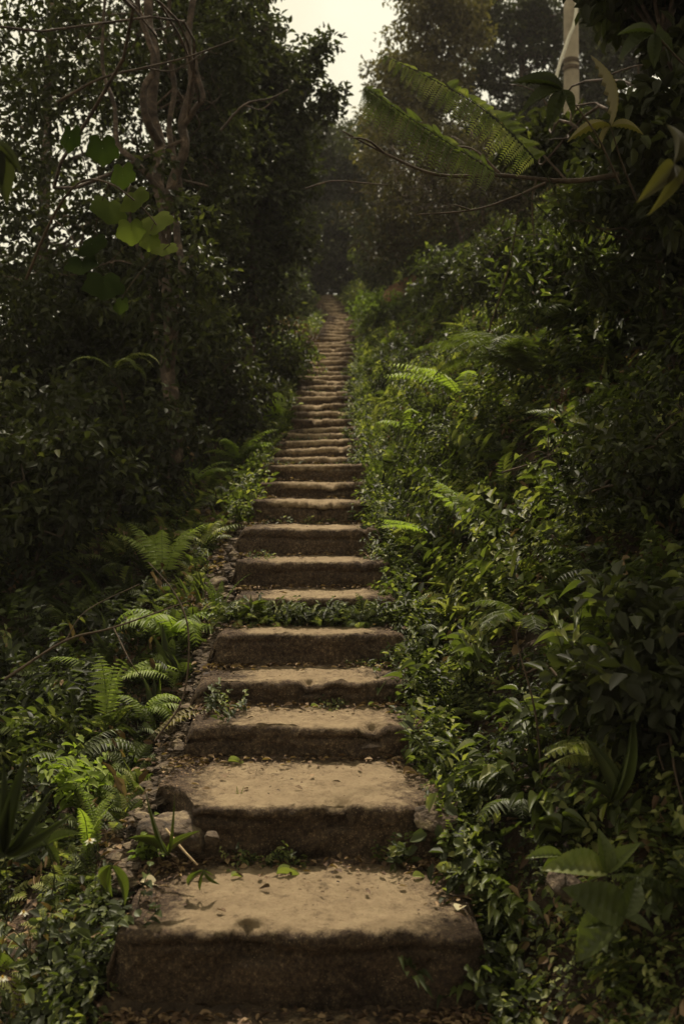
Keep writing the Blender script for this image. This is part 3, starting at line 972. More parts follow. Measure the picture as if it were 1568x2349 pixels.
bush('leafy_bush', 'dark bush on the bank between the far steps and the brown tree', 960, 21, 1.6, 2.2, 120, L_TREE, 52, leaf=(.08, .13), cr=.3)
tree('brown_thicket', 'dark brownish thicket of thin stems under the olive tree', 'tree',
     [([gpt(1120, 16), at(1115, 560, 16), at(1100, 430, 16), at(1080, 300, 16)], .05, .02),
      ([gpt(1080, 16.2), at(1060, 560, 16), at(1020, 450, 16), at(960, 380, 16)], .04, .015),
      ([gpt(1180, 16.2), at(1180, 560, 16), at(1210, 420, 16), at(1260, 330, 16)], .04, .015)],
     [(at(1060, 430, 16), (1.25, .9, .75), 60, 50, .26), (at(1220, 420, 15.5), (.9, .8, .6), 44, 50, .24), (at(930, 500, 18), (1.0, .8, .9), 70, 55, .28)],
     L_THICK, 31, leaf=(.06, .10), nb=50)
bush('dark_bush', 'dark bush behind the twisted trunk on the left', 480, 9.5, .7, 1.3, 80, L_TREE, 53)
bush('dark_bush', 'dark leafy bush in the shade at the left edge', 60, 6.5, .7, 1.3, 90, L_TREE, 54)
bush('dark_bush', 'dark bush left of the twisted trunk above the arching ferns', 250, 7.6, .7, 1.2, 80, L_TREE, 55)


tree('added_shade_tree', 'unseen dark tree added behind the viewer to block sky light from the stairs', 'tree',
     [([A([-3.6, -4.5, float(ground(-3.6, -4.5)) - .1]), A([-3.3, -4.4, 2]), A([-2.6, -4.2, 4]), A([-1.5, -4.0, 5.5])], .16, .06),  # out of view; added to keep sky light off the step faces
      ([A([-3.3, -4.4, 2]), A([-1.0, -4.6, 3.6]), A([1.5, -4.4, 4.4]), A([3.0, -4.0, 4.8])], .09, .04)],
     [(A([-2.6, -4.2, 4.2]), (2.2, 1.0, 2.4), 90, 60, .40), (A([1.6, -4.4, 4.2]), (2.6, 1.0, 2.2), 90, 60, .40), (A([-.4, -3.6, 6.6]), (3.0, 1.6, 1.0), 70, 60, .40),
      (A([3.6, -1.5, 4.6]), (1.0, 2.2, 1.6), 50, 60, .38), (A([-3.8, -1.5, 4.2]), (1.0, 2.2, 1.8), 50, 60, .38)],
     L_TREE, 61, leaf=(.12, .18), nb=24)

for sx, lab in ((1, 'unseen dark bush added by the stair foot to dim the bank side'), (-1, 'unseen dark bush added by the stair foot to dim the valley side')):
    b_ = A([sx * 1.9, 1.1, float(ground(sx * 1.9, 1.1)) - .05])  # flanking bush out of view, added to darken the bottom corners
    tree('dark_bush', lab, 'bush', [([b_, b_ + A([0, 0, .8]), b_ + A([.05 * sx, 0, 1.8])], .03, .012)],
         [(A([sx * 1.95, 1.2, b_[2] + 1.3]), (.55, 1.0, 1.1), 90, 50, .2)], L_TREE, 70 + sx, leaf=(.07, .11), nb=14, bark=M_TWIG)

# ------------------------------------------------------------------ plants
_ds = np.linspace(2.0, 34, 1600)


def on_ground(u, v):
    x = (u - CX) * _ds / F
    z = ground(x, _ds)
    vp = VH - (z - EYE) * F / _ds
    k = int(np.argmax(vp <= v)) if np.any(vp <= v) else len(_ds) - 1
    return A([x[k], _ds[k], z[k]])


def frond_path(p, az, L, e0, e1, n=16, twist=0.0):
    t = np.linspace(0, 1, n)
    e = np.radians(e0 + (e1 - e0) * t ** 1.2); a = np.radians(az + twist * t)
    st = np.stack([np.sin(a) * np.cos(e), np.cos(a) * np.cos(e), np.sin(e)], 1) * (L / (n - 1))
    return np.concatenate([[p], p + np.cumsum(st[:-1], 0)])


def frond(m, path, width, pairs=20, style='once', tint=.6, r=rng, stem_r=.0028, start=.14, droop=.25, upv=(0.02, 0.01, 1.)):
    n = len(path)
    tt = np.linspace(start, .985, pairs)
    q = np.linspace(0, 1, n)
    pts = np.stack([np.interp(tt, q, path[:, c]) for c in range(3)], 1)
    T = unit(np.gradient(path, axis=0))
    tan = unit(np.stack([np.interp(tt, q, T[:, c]) for c in range(3)], 1))
    side = unit(np.cross(tan, A(upv)))
    nrm = unit(np.cross(side, tan))
    s = (tt - start) / (1 - start)
    L = width * np.clip((s + .12) ** .45 * (1.02 - s) ** .75 * 1.55, .06, 1.1)
    tube(m, path, stem_r, stem_r * .3, 5, tint=.35)
    for sg in (-1, 1):
        Lr = L * r.uniform(.88, 1.1, pairs)
        D = side * sg + tan * .38 + A([0, 0, -droop]) + r.normal(0, .07, (pairs, 3))
        N = nrm + r.normal(0, .12, (pairs, 3))
        ti = tint + r.normal(0, .07, pairs)
        if style == 'once':
            place(m, PINNA, pts, D, N, Lr, np.minimum(Lr * .26, width * .5), ti)
        elif style == 'sword':
            place(m, STRAIGHT, pts, D, N, Lr, Lr * .34, ti)
        else:
            D = unit(D); S = unit(np.cross(N, D))
            for c in np.linspace(.08, .96, 11):
                P = pts + D * (Lr * c)[:, None] + A([0, 0, -1.]) * (Lr * .12 * c * c)[:, None]
                l2 = Lr * .24 * (1.05 - c) ** .7 + .003
                for s2 in (-1, 1):
                    place(m, STRAIGHT, P, S * s2 + D * .5, N, l2, l2 * .42, ti)
    return m


def fern(label, base, L, n=7, az=None, e0=(50, 80), e1=(-50, -10), width=None, pairs=20, style='once', mat=None, seed=0, tint=.6, name='fern', group=None, cat='fern'):
    r = np.random.default_rng(1000 + seed)
    t = thing(name, label, cat, base, group)
    for k in range(n):
        a = r.uniform(0, 360) if az is None else (az[k % len(az)] + r.uniform(-12, 12))
        l = L * r.uniform(.75, 1.1)
        p = frond_path(base + r.normal(0, .012, 3) * A([1, 1, 0]) - A([0, 0, .02]), a, l, r.uniform(*e0), r.uniform(*e1), twist=r.uniform(-25, 25))
        m = MB()
        frond(m, p, (width or L * .24) * r.uniform(.85, 1.1), pairs, style, tint + r.normal(0, .08), r)
        m.build('frond', mat or L_FERN, t)
    return t


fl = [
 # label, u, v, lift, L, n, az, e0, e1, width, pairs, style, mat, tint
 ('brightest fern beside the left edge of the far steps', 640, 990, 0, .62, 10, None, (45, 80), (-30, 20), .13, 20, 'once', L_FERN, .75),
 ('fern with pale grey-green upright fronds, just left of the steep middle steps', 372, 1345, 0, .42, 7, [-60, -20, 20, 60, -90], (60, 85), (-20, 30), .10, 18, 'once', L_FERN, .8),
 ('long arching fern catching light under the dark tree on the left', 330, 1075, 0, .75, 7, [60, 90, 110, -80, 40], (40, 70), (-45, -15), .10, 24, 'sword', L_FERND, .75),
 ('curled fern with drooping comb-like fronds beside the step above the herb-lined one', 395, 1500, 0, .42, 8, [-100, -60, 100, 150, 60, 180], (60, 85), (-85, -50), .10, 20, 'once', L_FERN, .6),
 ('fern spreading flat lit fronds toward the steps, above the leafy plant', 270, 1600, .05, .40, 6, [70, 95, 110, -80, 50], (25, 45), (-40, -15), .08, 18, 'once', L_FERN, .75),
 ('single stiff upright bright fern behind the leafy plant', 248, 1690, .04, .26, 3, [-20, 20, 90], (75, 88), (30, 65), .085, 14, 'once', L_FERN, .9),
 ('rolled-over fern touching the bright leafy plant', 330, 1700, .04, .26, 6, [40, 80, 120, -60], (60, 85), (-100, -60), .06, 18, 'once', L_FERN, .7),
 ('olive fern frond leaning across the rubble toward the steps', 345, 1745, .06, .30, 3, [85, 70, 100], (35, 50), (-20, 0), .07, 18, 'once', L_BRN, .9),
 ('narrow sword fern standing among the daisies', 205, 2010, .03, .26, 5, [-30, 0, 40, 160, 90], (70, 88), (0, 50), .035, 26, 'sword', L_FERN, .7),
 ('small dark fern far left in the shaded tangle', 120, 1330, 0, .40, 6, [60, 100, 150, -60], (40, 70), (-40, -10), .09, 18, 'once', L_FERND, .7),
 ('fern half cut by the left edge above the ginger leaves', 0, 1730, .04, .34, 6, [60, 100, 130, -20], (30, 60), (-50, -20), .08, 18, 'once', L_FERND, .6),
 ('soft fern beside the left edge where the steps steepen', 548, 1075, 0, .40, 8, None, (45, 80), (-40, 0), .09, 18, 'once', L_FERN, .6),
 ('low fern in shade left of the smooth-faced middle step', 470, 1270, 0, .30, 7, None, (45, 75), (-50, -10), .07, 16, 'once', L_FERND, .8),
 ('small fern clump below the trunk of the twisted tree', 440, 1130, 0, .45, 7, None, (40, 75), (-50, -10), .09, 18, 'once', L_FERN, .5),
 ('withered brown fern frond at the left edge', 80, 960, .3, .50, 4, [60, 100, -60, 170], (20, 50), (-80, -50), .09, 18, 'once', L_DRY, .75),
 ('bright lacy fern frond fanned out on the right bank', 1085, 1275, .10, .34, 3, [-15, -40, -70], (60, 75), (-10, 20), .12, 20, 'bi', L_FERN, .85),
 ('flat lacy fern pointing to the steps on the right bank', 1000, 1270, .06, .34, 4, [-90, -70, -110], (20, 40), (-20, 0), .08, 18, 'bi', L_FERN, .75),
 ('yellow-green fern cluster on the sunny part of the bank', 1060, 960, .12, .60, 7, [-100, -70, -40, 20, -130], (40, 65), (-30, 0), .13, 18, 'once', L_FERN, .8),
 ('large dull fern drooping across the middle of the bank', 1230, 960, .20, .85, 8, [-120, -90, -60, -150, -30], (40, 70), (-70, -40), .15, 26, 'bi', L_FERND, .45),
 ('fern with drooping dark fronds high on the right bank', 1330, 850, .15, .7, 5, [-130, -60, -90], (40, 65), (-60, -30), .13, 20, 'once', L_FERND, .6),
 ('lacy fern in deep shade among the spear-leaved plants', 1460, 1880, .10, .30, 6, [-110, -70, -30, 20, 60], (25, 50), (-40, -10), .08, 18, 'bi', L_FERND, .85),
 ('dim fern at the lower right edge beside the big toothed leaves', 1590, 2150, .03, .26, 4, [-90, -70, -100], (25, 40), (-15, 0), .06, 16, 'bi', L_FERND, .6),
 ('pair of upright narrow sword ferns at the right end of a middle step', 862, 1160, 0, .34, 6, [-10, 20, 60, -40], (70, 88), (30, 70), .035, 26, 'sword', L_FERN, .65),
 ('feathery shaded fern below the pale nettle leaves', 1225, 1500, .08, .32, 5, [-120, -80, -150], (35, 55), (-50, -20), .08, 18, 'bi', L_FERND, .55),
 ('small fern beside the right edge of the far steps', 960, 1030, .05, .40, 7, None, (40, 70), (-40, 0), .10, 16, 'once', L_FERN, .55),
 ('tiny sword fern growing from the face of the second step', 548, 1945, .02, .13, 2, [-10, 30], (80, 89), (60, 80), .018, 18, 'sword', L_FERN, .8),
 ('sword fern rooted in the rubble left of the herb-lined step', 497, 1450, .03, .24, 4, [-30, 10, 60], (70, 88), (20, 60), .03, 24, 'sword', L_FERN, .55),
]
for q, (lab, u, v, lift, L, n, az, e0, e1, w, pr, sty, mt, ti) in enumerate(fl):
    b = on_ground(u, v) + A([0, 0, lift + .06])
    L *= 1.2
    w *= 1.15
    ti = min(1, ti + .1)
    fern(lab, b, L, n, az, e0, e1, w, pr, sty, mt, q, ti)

# fern growing on the twisted trunk
fern('pale fern hanging from the dark trunk on the left', at(262, 850, 7.3), .42, 6, [80, 100, 60, -80, 140], (45, 65), (-95, -60), .06, 26, 'sword', L_FERND, 60, .8)

# big lacy frond reaching over the bank from the right
t = thing('tree_fern', 'large lacy fern frond arching from the right in front of the olive tree', 'fern', at(1330, 640, 5.2))
for pts, w, ti in ((((1345, 640, 5.2), (1265, 505, 5.0), (1140, 400, 4.8), (1000, 310, 4.7), (880, 230, 4.6), (835, 200, 4.6)), .22, .72),
                   (((1345, 640, 5.2), (1290, 480, 5.1), (1230, 370, 5.0), (1120, 260, 5.0), (990, 180, 5.0), (860, 118, 5.0)), .20, .85)):
    m = MB()
    frond(m, smooth_path([at(*p) for p in pts], 6), w, 24, 'bi', ti, rng, .004, .42, .7, (0, -.85, .5))
    m.build('frond', L_FERND, t)


def stemmed(name, label, cat, base, leaves, tpl, mat, r, stem_r=.003, twig=None, group=None, asp=.5, curl=None):
    """leaves: (attach point, tip point, width ratio, normal, tint)"""
    t = thing(name, label, cat, base, group)
    m, s = MB(), MB()
    for a, b, w, N, ti in leaves:
        L = np.linalg.norm(b - a)
        place(m, tpl, a, b - a, N, L, L * w, ti)
    done = []
    for a, *_ in leaves:
        if any(np.linalg.norm(a - q) < .004 for q in done):
            continue
        done.append(a)
        mid = (base + a) / 2 + r.normal(0, .012, 3)
        tube(s, smooth_path([base, mid, a], 4), stem_r, stem_r * .5, 5, tint=.3)
    m.build('leaves', mat, t)
    s.build('stem', twig or L_UNDER, t)
    return t


def whorl(label, u, v, h, nst, nl, ll, tpl, mat, seed, w=.45, lean=(0, -.1), tint=.55, spread=.12, name='leafy_plant', cat='plant', up=(-.1, .5), stem_r=.003, base=None, group=None):
    """plant with several leafy stems; ll = leaf length"""
    r = np.random.default_rng(3000 + seed)
    b = on_ground(u, v) if base is None else A(base, dtype=float)
    h *= 1.25
    t = thing(name, label, cat, b, group)
    m, s = MB(), MB()
    for k in range(nst):
        a = 6.28 * k / nst + r.uniform(-.6, .6)
        hh = h * r.uniform(.6, 1.1)
        top = b + A([math.cos(a) * spread * r.uniform(.3, 1) + lean[0] * hh, math.sin(a) * spread * r.uniform(.3, 1) + lean[1] * hh, hh])
        pts = smooth_path([b, (b + top) / 2 + r.normal(0, .02, 3) + A([0, 0, hh * .08]), top], 5)
        tube(s, pts, stem_r, stem_r * .4, 5, tint=.3)
        a0 = r.uniform(0, 6.28)
        for q in range(nl):
            f = 1 - .75 * (q / nl) ** 1.1
            p = pts[int(f * (len(pts) - 1))]
            aa = a0 + q * (math.pi if q % 2 else 1.7) + r.uniform(-.3, .3)
            L = ll * r.uniform(.65, 1.1) * (.6 + .4 * min(1, (q + 1) / 3))
            D = A([math.cos(aa), math.sin(aa), r.uniform(*up)])
            place(m, tpl, p, D, A([0, 0, 1.]) + r.normal(0, .18, 3), L, L * w * r.uniform(.85, 1.15), tint + r.normal(0, .1))
    m.build('leaves', mat, t)
    s.build('stem', L_UNDER, t)
    return t


wl_ = [
 # label, u, v, h, stems, leaves/stem, leaf len, template, mat, w, tint, spread, lift-lean
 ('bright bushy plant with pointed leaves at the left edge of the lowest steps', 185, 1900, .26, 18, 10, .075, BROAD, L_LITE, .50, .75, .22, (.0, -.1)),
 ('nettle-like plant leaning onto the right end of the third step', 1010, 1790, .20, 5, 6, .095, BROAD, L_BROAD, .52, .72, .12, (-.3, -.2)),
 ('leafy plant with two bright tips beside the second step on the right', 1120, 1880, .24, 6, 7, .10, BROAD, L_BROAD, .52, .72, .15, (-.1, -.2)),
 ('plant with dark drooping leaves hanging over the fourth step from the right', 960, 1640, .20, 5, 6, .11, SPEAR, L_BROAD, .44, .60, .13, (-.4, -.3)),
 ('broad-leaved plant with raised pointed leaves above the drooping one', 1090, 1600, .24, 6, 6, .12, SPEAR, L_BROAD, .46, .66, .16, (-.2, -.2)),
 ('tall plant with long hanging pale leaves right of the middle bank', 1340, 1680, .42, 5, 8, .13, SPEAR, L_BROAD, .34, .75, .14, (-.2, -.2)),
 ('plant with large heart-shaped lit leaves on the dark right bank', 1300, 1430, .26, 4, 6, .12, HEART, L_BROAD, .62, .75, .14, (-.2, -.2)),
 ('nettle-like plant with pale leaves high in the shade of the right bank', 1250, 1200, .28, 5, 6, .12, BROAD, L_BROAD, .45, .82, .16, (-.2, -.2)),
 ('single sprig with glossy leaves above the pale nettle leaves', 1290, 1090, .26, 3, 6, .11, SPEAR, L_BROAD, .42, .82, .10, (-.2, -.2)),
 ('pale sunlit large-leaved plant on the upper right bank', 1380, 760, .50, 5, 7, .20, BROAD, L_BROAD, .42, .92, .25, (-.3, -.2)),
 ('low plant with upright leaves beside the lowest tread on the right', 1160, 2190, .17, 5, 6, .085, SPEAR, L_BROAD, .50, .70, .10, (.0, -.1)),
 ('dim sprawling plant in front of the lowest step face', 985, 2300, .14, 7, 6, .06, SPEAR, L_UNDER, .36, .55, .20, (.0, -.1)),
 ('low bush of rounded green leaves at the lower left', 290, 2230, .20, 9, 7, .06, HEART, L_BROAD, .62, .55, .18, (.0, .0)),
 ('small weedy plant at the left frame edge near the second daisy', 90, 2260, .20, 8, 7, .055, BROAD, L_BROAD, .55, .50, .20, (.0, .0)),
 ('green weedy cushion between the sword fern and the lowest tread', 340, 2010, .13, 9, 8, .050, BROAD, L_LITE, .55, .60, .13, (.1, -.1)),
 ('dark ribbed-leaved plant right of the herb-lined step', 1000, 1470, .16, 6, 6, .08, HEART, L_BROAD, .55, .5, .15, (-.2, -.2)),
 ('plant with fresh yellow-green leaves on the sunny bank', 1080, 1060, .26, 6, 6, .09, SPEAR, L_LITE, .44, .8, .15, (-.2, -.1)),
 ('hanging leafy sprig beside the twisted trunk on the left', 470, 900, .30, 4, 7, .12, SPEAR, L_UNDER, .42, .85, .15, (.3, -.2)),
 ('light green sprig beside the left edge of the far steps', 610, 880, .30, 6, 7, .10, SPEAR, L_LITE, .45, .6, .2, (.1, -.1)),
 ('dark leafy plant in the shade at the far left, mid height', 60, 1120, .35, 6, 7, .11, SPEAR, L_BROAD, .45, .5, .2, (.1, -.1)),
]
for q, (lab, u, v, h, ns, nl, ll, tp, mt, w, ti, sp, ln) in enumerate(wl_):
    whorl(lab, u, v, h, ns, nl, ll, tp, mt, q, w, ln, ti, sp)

# big toothed leaves, lower right
def fan(name, label, centre, tips, d, tpl, mat, base, w=.5, tint=.6, twig=None, nrm=(0, -.55, .8), cat='plant', stem_r=.003, dd=0.0):
    r = np.random.default_rng(int(abs(centre[0] * 7 + centre[1])))
    c = at(*centre, d)
    lv = []
    for k, tp in enumerate(tips):
        u, v = tp[:2]
        ww = tp[2] if len(tp) > 2 else w
        b = at(u, v, d + dd * (1 if k % 2 else -1) + r.uniform(-.02, .02))
        lv.append((c, b, ww, A(nrm) + r.normal(0, .15, 3), tint + r.normal(0, .07)))
    return stemmed(name, label, cat, base, lv, tpl, mat, r, twig=twig, stem_r=stem_r)


fan('toothed_leaf_plant', 'upper rosette of big toothed leaves at the lower right', (1392, 2003), [(1258, 1975, .5), (1380, 1905, .42), (1458, 1930, .4), (1340, 2020, .3)], 2.75,
    BIGSERR, L_BROAD, at(1420, 2190, 2.9), tint=.72, dd=.03)
fan('toothed_leaf_plant', 'lower rosette of the biggest toothed leaves at the lower right', (1432, 2105), [(1312, 2035, .6), (1468, 2008, .48), (1345, 2120, .4), (1300, 2195, .55), (1500, 2130, .4)], 2.7,
    BIGSERR, L_BROAD, at(1450, 2260, 2.85), tint=.62, dd=.04)
fan('toothed_leaf_plant', 'pale toothed leaves spreading flat above the big rosettes', (1290, 1965), [(1204, 1958, .36), (1330, 1962, .35), (1240, 1990, .3)], 2.9,
    BIGSERR, L_BROAD, at(1300, 2080, 3.0), tint=.75)
fan('strap_plant', 'arching strap leaves in the dark lower right bank', (1400, 1840), [(1370, 1690, .12), (1345, 1780, .14), (1470, 1640, .1), (1450, 1720, .12), (1340, 1850, .12)], 3.1,
    STRAP, L_UNDER, at(1410, 1880, 3.15), tint=.55)
fan('strap_plant', 'two hanging strap leaves beside the sword fern and daisies', (255, 1985), [(300, 2075, .17), (252, 2065, .15), (225, 2040, .15)], 2.95, STRAP, L_UNDER,
    on_ground(240, 2090), tint=.7)
fan('ginger_plant', 'large dark lance leaves rising at the left edge', (10, 1960), [(50, 1745, .15), (115, 1830, .15), (-40, 1790, .15), (160, 1880, .14), (10, 1760, .13)], 2.7, STRAP, L_BROAD,
    on_ground(10, 2150), tint=.42, nrm=(.2, -.9, .3))
fan('ribbed_leaf_plant', 'plant with broad ribbed dark leaves below the lance leaves', (108, 1940), [(20, 1965, .42), (55, 1890, .4), (180, 1900, .3), (140, 1985, .35)], 2.8, BIGSERR, L_BROAD,
    on_ground(110, 2090), tint=.4)
fan('grass_tuft', 'small tuft of curved blades on the left of the lowest tread', (466, 1998), [(418, 2035, .16), (455, 2050, .16), (503, 2035, .14), (440, 2010, .16), (490, 2010, .14)], 3.25, STRAP, L_UNDER,
    at(462, 2012, 3.28), tint=.6, nrm=(0, -.8, .6))
fan('grass_clump', 'long grass blades arching over the rubble slab', (385, 1960), [(330, 1830, .05), (402, 1840, .06), (445, 1900, .13), (300, 1905, .04)], 3.2, STRAP, L_UNDER,
    on_ground(385, 1990), tint=.7)
fan('strap_plant', 'rosette of curved strap leaves at the left foot of the herb-lined riser', (575, 1400), [(535, 1425, .16), (560, 1432, .14), (600, 1425, .16), (625, 1395, .16), (545, 1385, .16), (575, 1362, .12), (610, 1372, .14), (640, 1425, .18)], 5.3,
    STRAP, L_UNDER, at(575, 1418, 5.32), tint=.62, nrm=(0, -.7, .7))
# low-lying leaves at the top right, near the camera
fan('large_leaf_plant', 'large ribbed leaves hanging in the top right corner', (1500, 75), [(1415, 120, .55), (1500, 150, .4), (1550, 110, .4), (1420, 60, .35)], 3.4, BIGSERR, L_BROAD,
    at(1600, 180, 3.6), tint=.45, twig=M_TWIG, nrm=(-.1, -.8, .6), stem_r=.005)
fan('large_leaf_plant', 'dark drooping big leaves in front of the pole base', (1290, 205), [(1195, 235, .38), (1215, 175, .35), (1320, 260, .4), (1255, 290, .4), (1180, 165, .3)], 3.9, BIGSERR, L_BROAD,
    at(1420, 420, 4.1), tint=.35, twig=M_TWIG, nrm=(0, -.9, .5), stem_r=.005)
fan('large_leaf_plant', 'pale withered leaves below the pole', (1400, 290), [(1300, 300, .35), (1480, 290, .35), (1370, 330, .3), (1385, 105, .02)], 4.2, BIGSERR, L_BRN,
    at(1460, 460, 4.4), tint=.8, twig=M_TWIG, nrm=(0, -.6, .8), stem_r=.005)
fan('large_leaf_plant', 'big blurred pale leaf near the right frame edge', (1545, 375), [(1478, 450, .42), (1560, 260, .2), (1512, 490, .3)], 2.4, SPEAR, L_BRN,
    at(1600, 560, 2.5), tint=.15, twig=M_TWIG, nrm=(.3, -.9, .2), stem_r=.004)
fan('leafy_branch', 'blurred dull leaves cut by the upper left edge', (-30, 330), [(22, 350, .4), (62, 378, .35), (14, 410, .4), (30, 452, .5)], 2.6, BROAD, L_TREE,
    at(-90, 480, 2.7), tint=.35, twig=M_TWIG, nrm=(0, -.5, .8))
# round lobed leaves; lit and dark ones set apart by painted tint
r = np.random.default_rng(77)
b0 = at(60, 640, 4.0)
t = thing('vine', 'branch of round lobed leaves, some tinted bright as if lit, in front of the twisted trunk', 'vine', b0)
m, s = MB(), MB()
sp = smooth_path([b0, at(120, 500, 3.9), at(180, 420, 3.8), at(250, 420, 3.75), at(330, 480, 3.75), at(390, 560, 3.75)], 6)
tube(s, sp, .006, .002, 6)
for u, v, rad, ti in ((250, 478, 30, .6), (297, 528, 31, .85), (305, 455, 25, .85), (352, 508, 23, 1.0), (345, 552, 22, 1.0), (382, 568, 15, .9),
                      (165, 315, 32, .1), (232, 340, 36, .15), (280, 400, 30, .35), (215, 560, 24, .15), (235, 650, 32, .15), (280, 700, 20, .3), (190, 610, 22, .1)):
    c = at(u, v - rad, 3.75 + r.uniform(-.05, .08))
    tip = at(u + r.uniform(-10, 10), v + rad, 3.72)
    L = np.linalg.norm(tip - c)
    place(m, ROUND, c, tip - c, A([0, -1, .1]) + r.normal(0, .35, 3), L, L * .95, ti)
    k = int(np.argmin(np.linalg.norm(sp - c, axis=1)))
    tube(s, smooth_path([sp[k], (sp[k] + c) / 2 + A([0, 0, .02]), c], 3), .002, .0015, 5)
m.build('leaves', L_VINE, t)
s.build('stem', M_TWIG, t)

# herbs and little ferns along the riser of the herb-lined step, moss and seedlings on other steps
mb = MB()
r = np.random.default_rng(5)


def on_steps(tpls, k, x0, x1, n, s0, s1, back=True, tsh=.1, lift=0):
    d_, z_, xl, xr = steps[k]
    dn = steps[k + 1][0]
    x = r.uniform(x0, x1, n); y = np.full(n, dn) - np.abs(r.normal(0.02, .03, n)) if back else r.uniform(d_ + .05, dn, n)
    sz = r.uniform(s0, s1, n)
    scatter(mb, tpls, np.stack([x, y, np.full(n, z_) + lift], 1), sz, .3, r, np.full(n, tsh), np.tile([0, -.3], (n, 1)))


on_steps(TP_PAIR, 5, -.66, .33, 130, .05, .13)
on_steps(TP_FERN, 5, -.62, .30, 46, .07, .12)
on_steps(TP_MAT, 5, -.62, .30, 90, .03, .07)
on_steps(TP_PAIR, 3, -.60, -.45, 9, .06, .13, False)
on_steps(TP_MAT, 4, .02, .30, 22, .02, .035)
on_steps(TP_MAT, 3, -.12, .02, 8, .025, .04)
on_steps(TP_PAIR, 1, -.42, -.20, 10, .04, .08)
on_steps(TP_MAT, 1, -.40, -.15, 16, .03, .05)
on_steps(TP_PAIR, 1, .12, .30, 8, .05, .11)
on_steps(TP_MAT, 7, -.55, -.40, 10, .02, .05, False)
for k in (8, 11, 14, 17, 18, 21, 24):
    on_steps(TP_MAT, k, steps[k][2], steps[k][3], 16, .03, .06)
    on_steps(TP_PAIR, k, steps[k][3] - .18, steps[k][3] + .05, 12, .07, .16)
ug = mb.build('weeds', L_UNDER)
tag(ug, 'tiny ferns, herbs and moss sprouting from the joints of the steps', 'weeds', kind='stuff')

# plants spilling over both edges of the stairs
mb = MB()
r = np.random.default_rng(6)
n = 1500
y = 3.3 * (30 / 3.3) ** r.uniform(0, 1, n)
x = np.interp(y, SD, SR) + r.uniform(-.06, .10, n) + np.clip(y - 10, 0, 10) * .02
scatter(mb, TP_MAT + TP_PAIR, np.stack([x, y, stair_z(y) + r.uniform(-.12, .02, n)], 1), r.uniform(.05, .12, n) * (1 + np.clip(y - 9, 0, 20) * .04), .4, r, np.full(n, .08))
n = 900
y = 6.8 * (30 / 6.8) ** r.uniform(0, 1, n)
x = np.interp(y, SD, SL) - r.uniform(-.04, .12, n) - np.clip(y - 10, 0, 10) * .02
scatter(mb, TP_MAT + TP_PAIR + TP_GRASS, np.stack([x, y, stair_z(y) + r.uniform(-.12, .0, n)], 1), r.uniform(.05, .13, n) * (1 + np.clip(y - 9, 0, 20) * .04), .4, r, np.full(n, .08))
ug = mb.build('weeds', L_UNDER)
tag(ug, 'green weeds spilling over both edges of the stairs', 'weeds', kind='stuff')


# overlapping weeds hiding the left edge of the lowest steps
mb = MB()
n = 260
y = 2.5 * (3.5 / 2.5) ** r.uniform(0, 1, n)
x = np.interp(y, SD, SL) - .06 - np.abs(r.normal(0, .11, n))
z = ground(x, y)
scatter(mb, TP_MAT + TP_PAIR, np.stack([x, y, z + r.uniform(0, .05, n)], 1), r.uniform(.05, .12, n), .4, r, np.full(n, -.02))
n = 240
y = 2.4 * (5.5 / 2.4) ** r.uniform(0, 1, n)
x = np.interp(y, SD, SR) + .02 + np.abs(r.normal(0, .06, n))
scatter(mb, TP_MAT + TP_PAIR, np.stack([x, y, ground(x, y) + r.uniform(0, .06, n)], 1), r.uniform(.05, .12, n), .4, r, np.full(n, -.02))
ug = mb.build('weeds', L_UNDER)
tag(ug, 'low weeds pushing against both sides of the lowest steps', 'weeds', kind='stuff')

# more plants mixed into the banks
for q in range(45):
    yy = 3.2 * (11 / 3.4) ** r.uniform(0, 1)
    uu = r.uniform(.25, 2.2) * min(1, yy / 6)
    xx = float(np.interp(yy, SD, SR)) + uu
    kind = q % 3
    b_ = A([xx, yy, float(ground(xx, yy)) + .04])
    if kind == 0:
        whorl('leafy spear-leaved plant mixed into the ground cover of the right bank', 0, 0, r.uniform(.16, .32), 4, 6, r.uniform(.09, .14), SPEAR, L_BROAD, 200 + q, .40,
              (-.25, -.2), r.uniform(.45, .8), .13, base=b_, group='spear-leaved plants on the right bank')
    elif kind == 1:
        whorl('plant with broad toothed leaves mixed into the ground cover of the right bank', 0, 0, r.uniform(.14, .28), 4, 6, r.uniform(.07, .11), BROAD, L_BROAD, 200 + q, .52,
              (-.25, -.2), r.uniform(.45, .8), .13, base=b_, group='broad-leaved plants on the right bank')
    else:
        fern('small shaded fern mixed into the ground cover of the right bank', b_, r.uniform(.3, .5), 6, [-130, -90, -50, -20, 20, -160], (30, 60), (-50, -15), .09, 18, 'once',
             L_FERND, 200 + q, r.uniform(.4, .7), group='small ferns on the right bank')
for q in range(9):
    yy = 3.8 * (9 / 3.8) ** r.uniform(0, 1)
    xx = float(np.interp(yy, SD, SL)) - r.uniform(.35, 1.8) * min(1, yy / 5)
    b_ = A([xx, yy, float(ground(xx, yy)) + .05])
    fern('small shaded fern growing in the tangle left of the steps', b_, r.uniform(.3, .5), 7, None, (35, 70), (-50, -10), .085, 18, 'once', L_FERND, 300 + q, r.uniform(.5, .9),
         group='small ferns left of the steps')

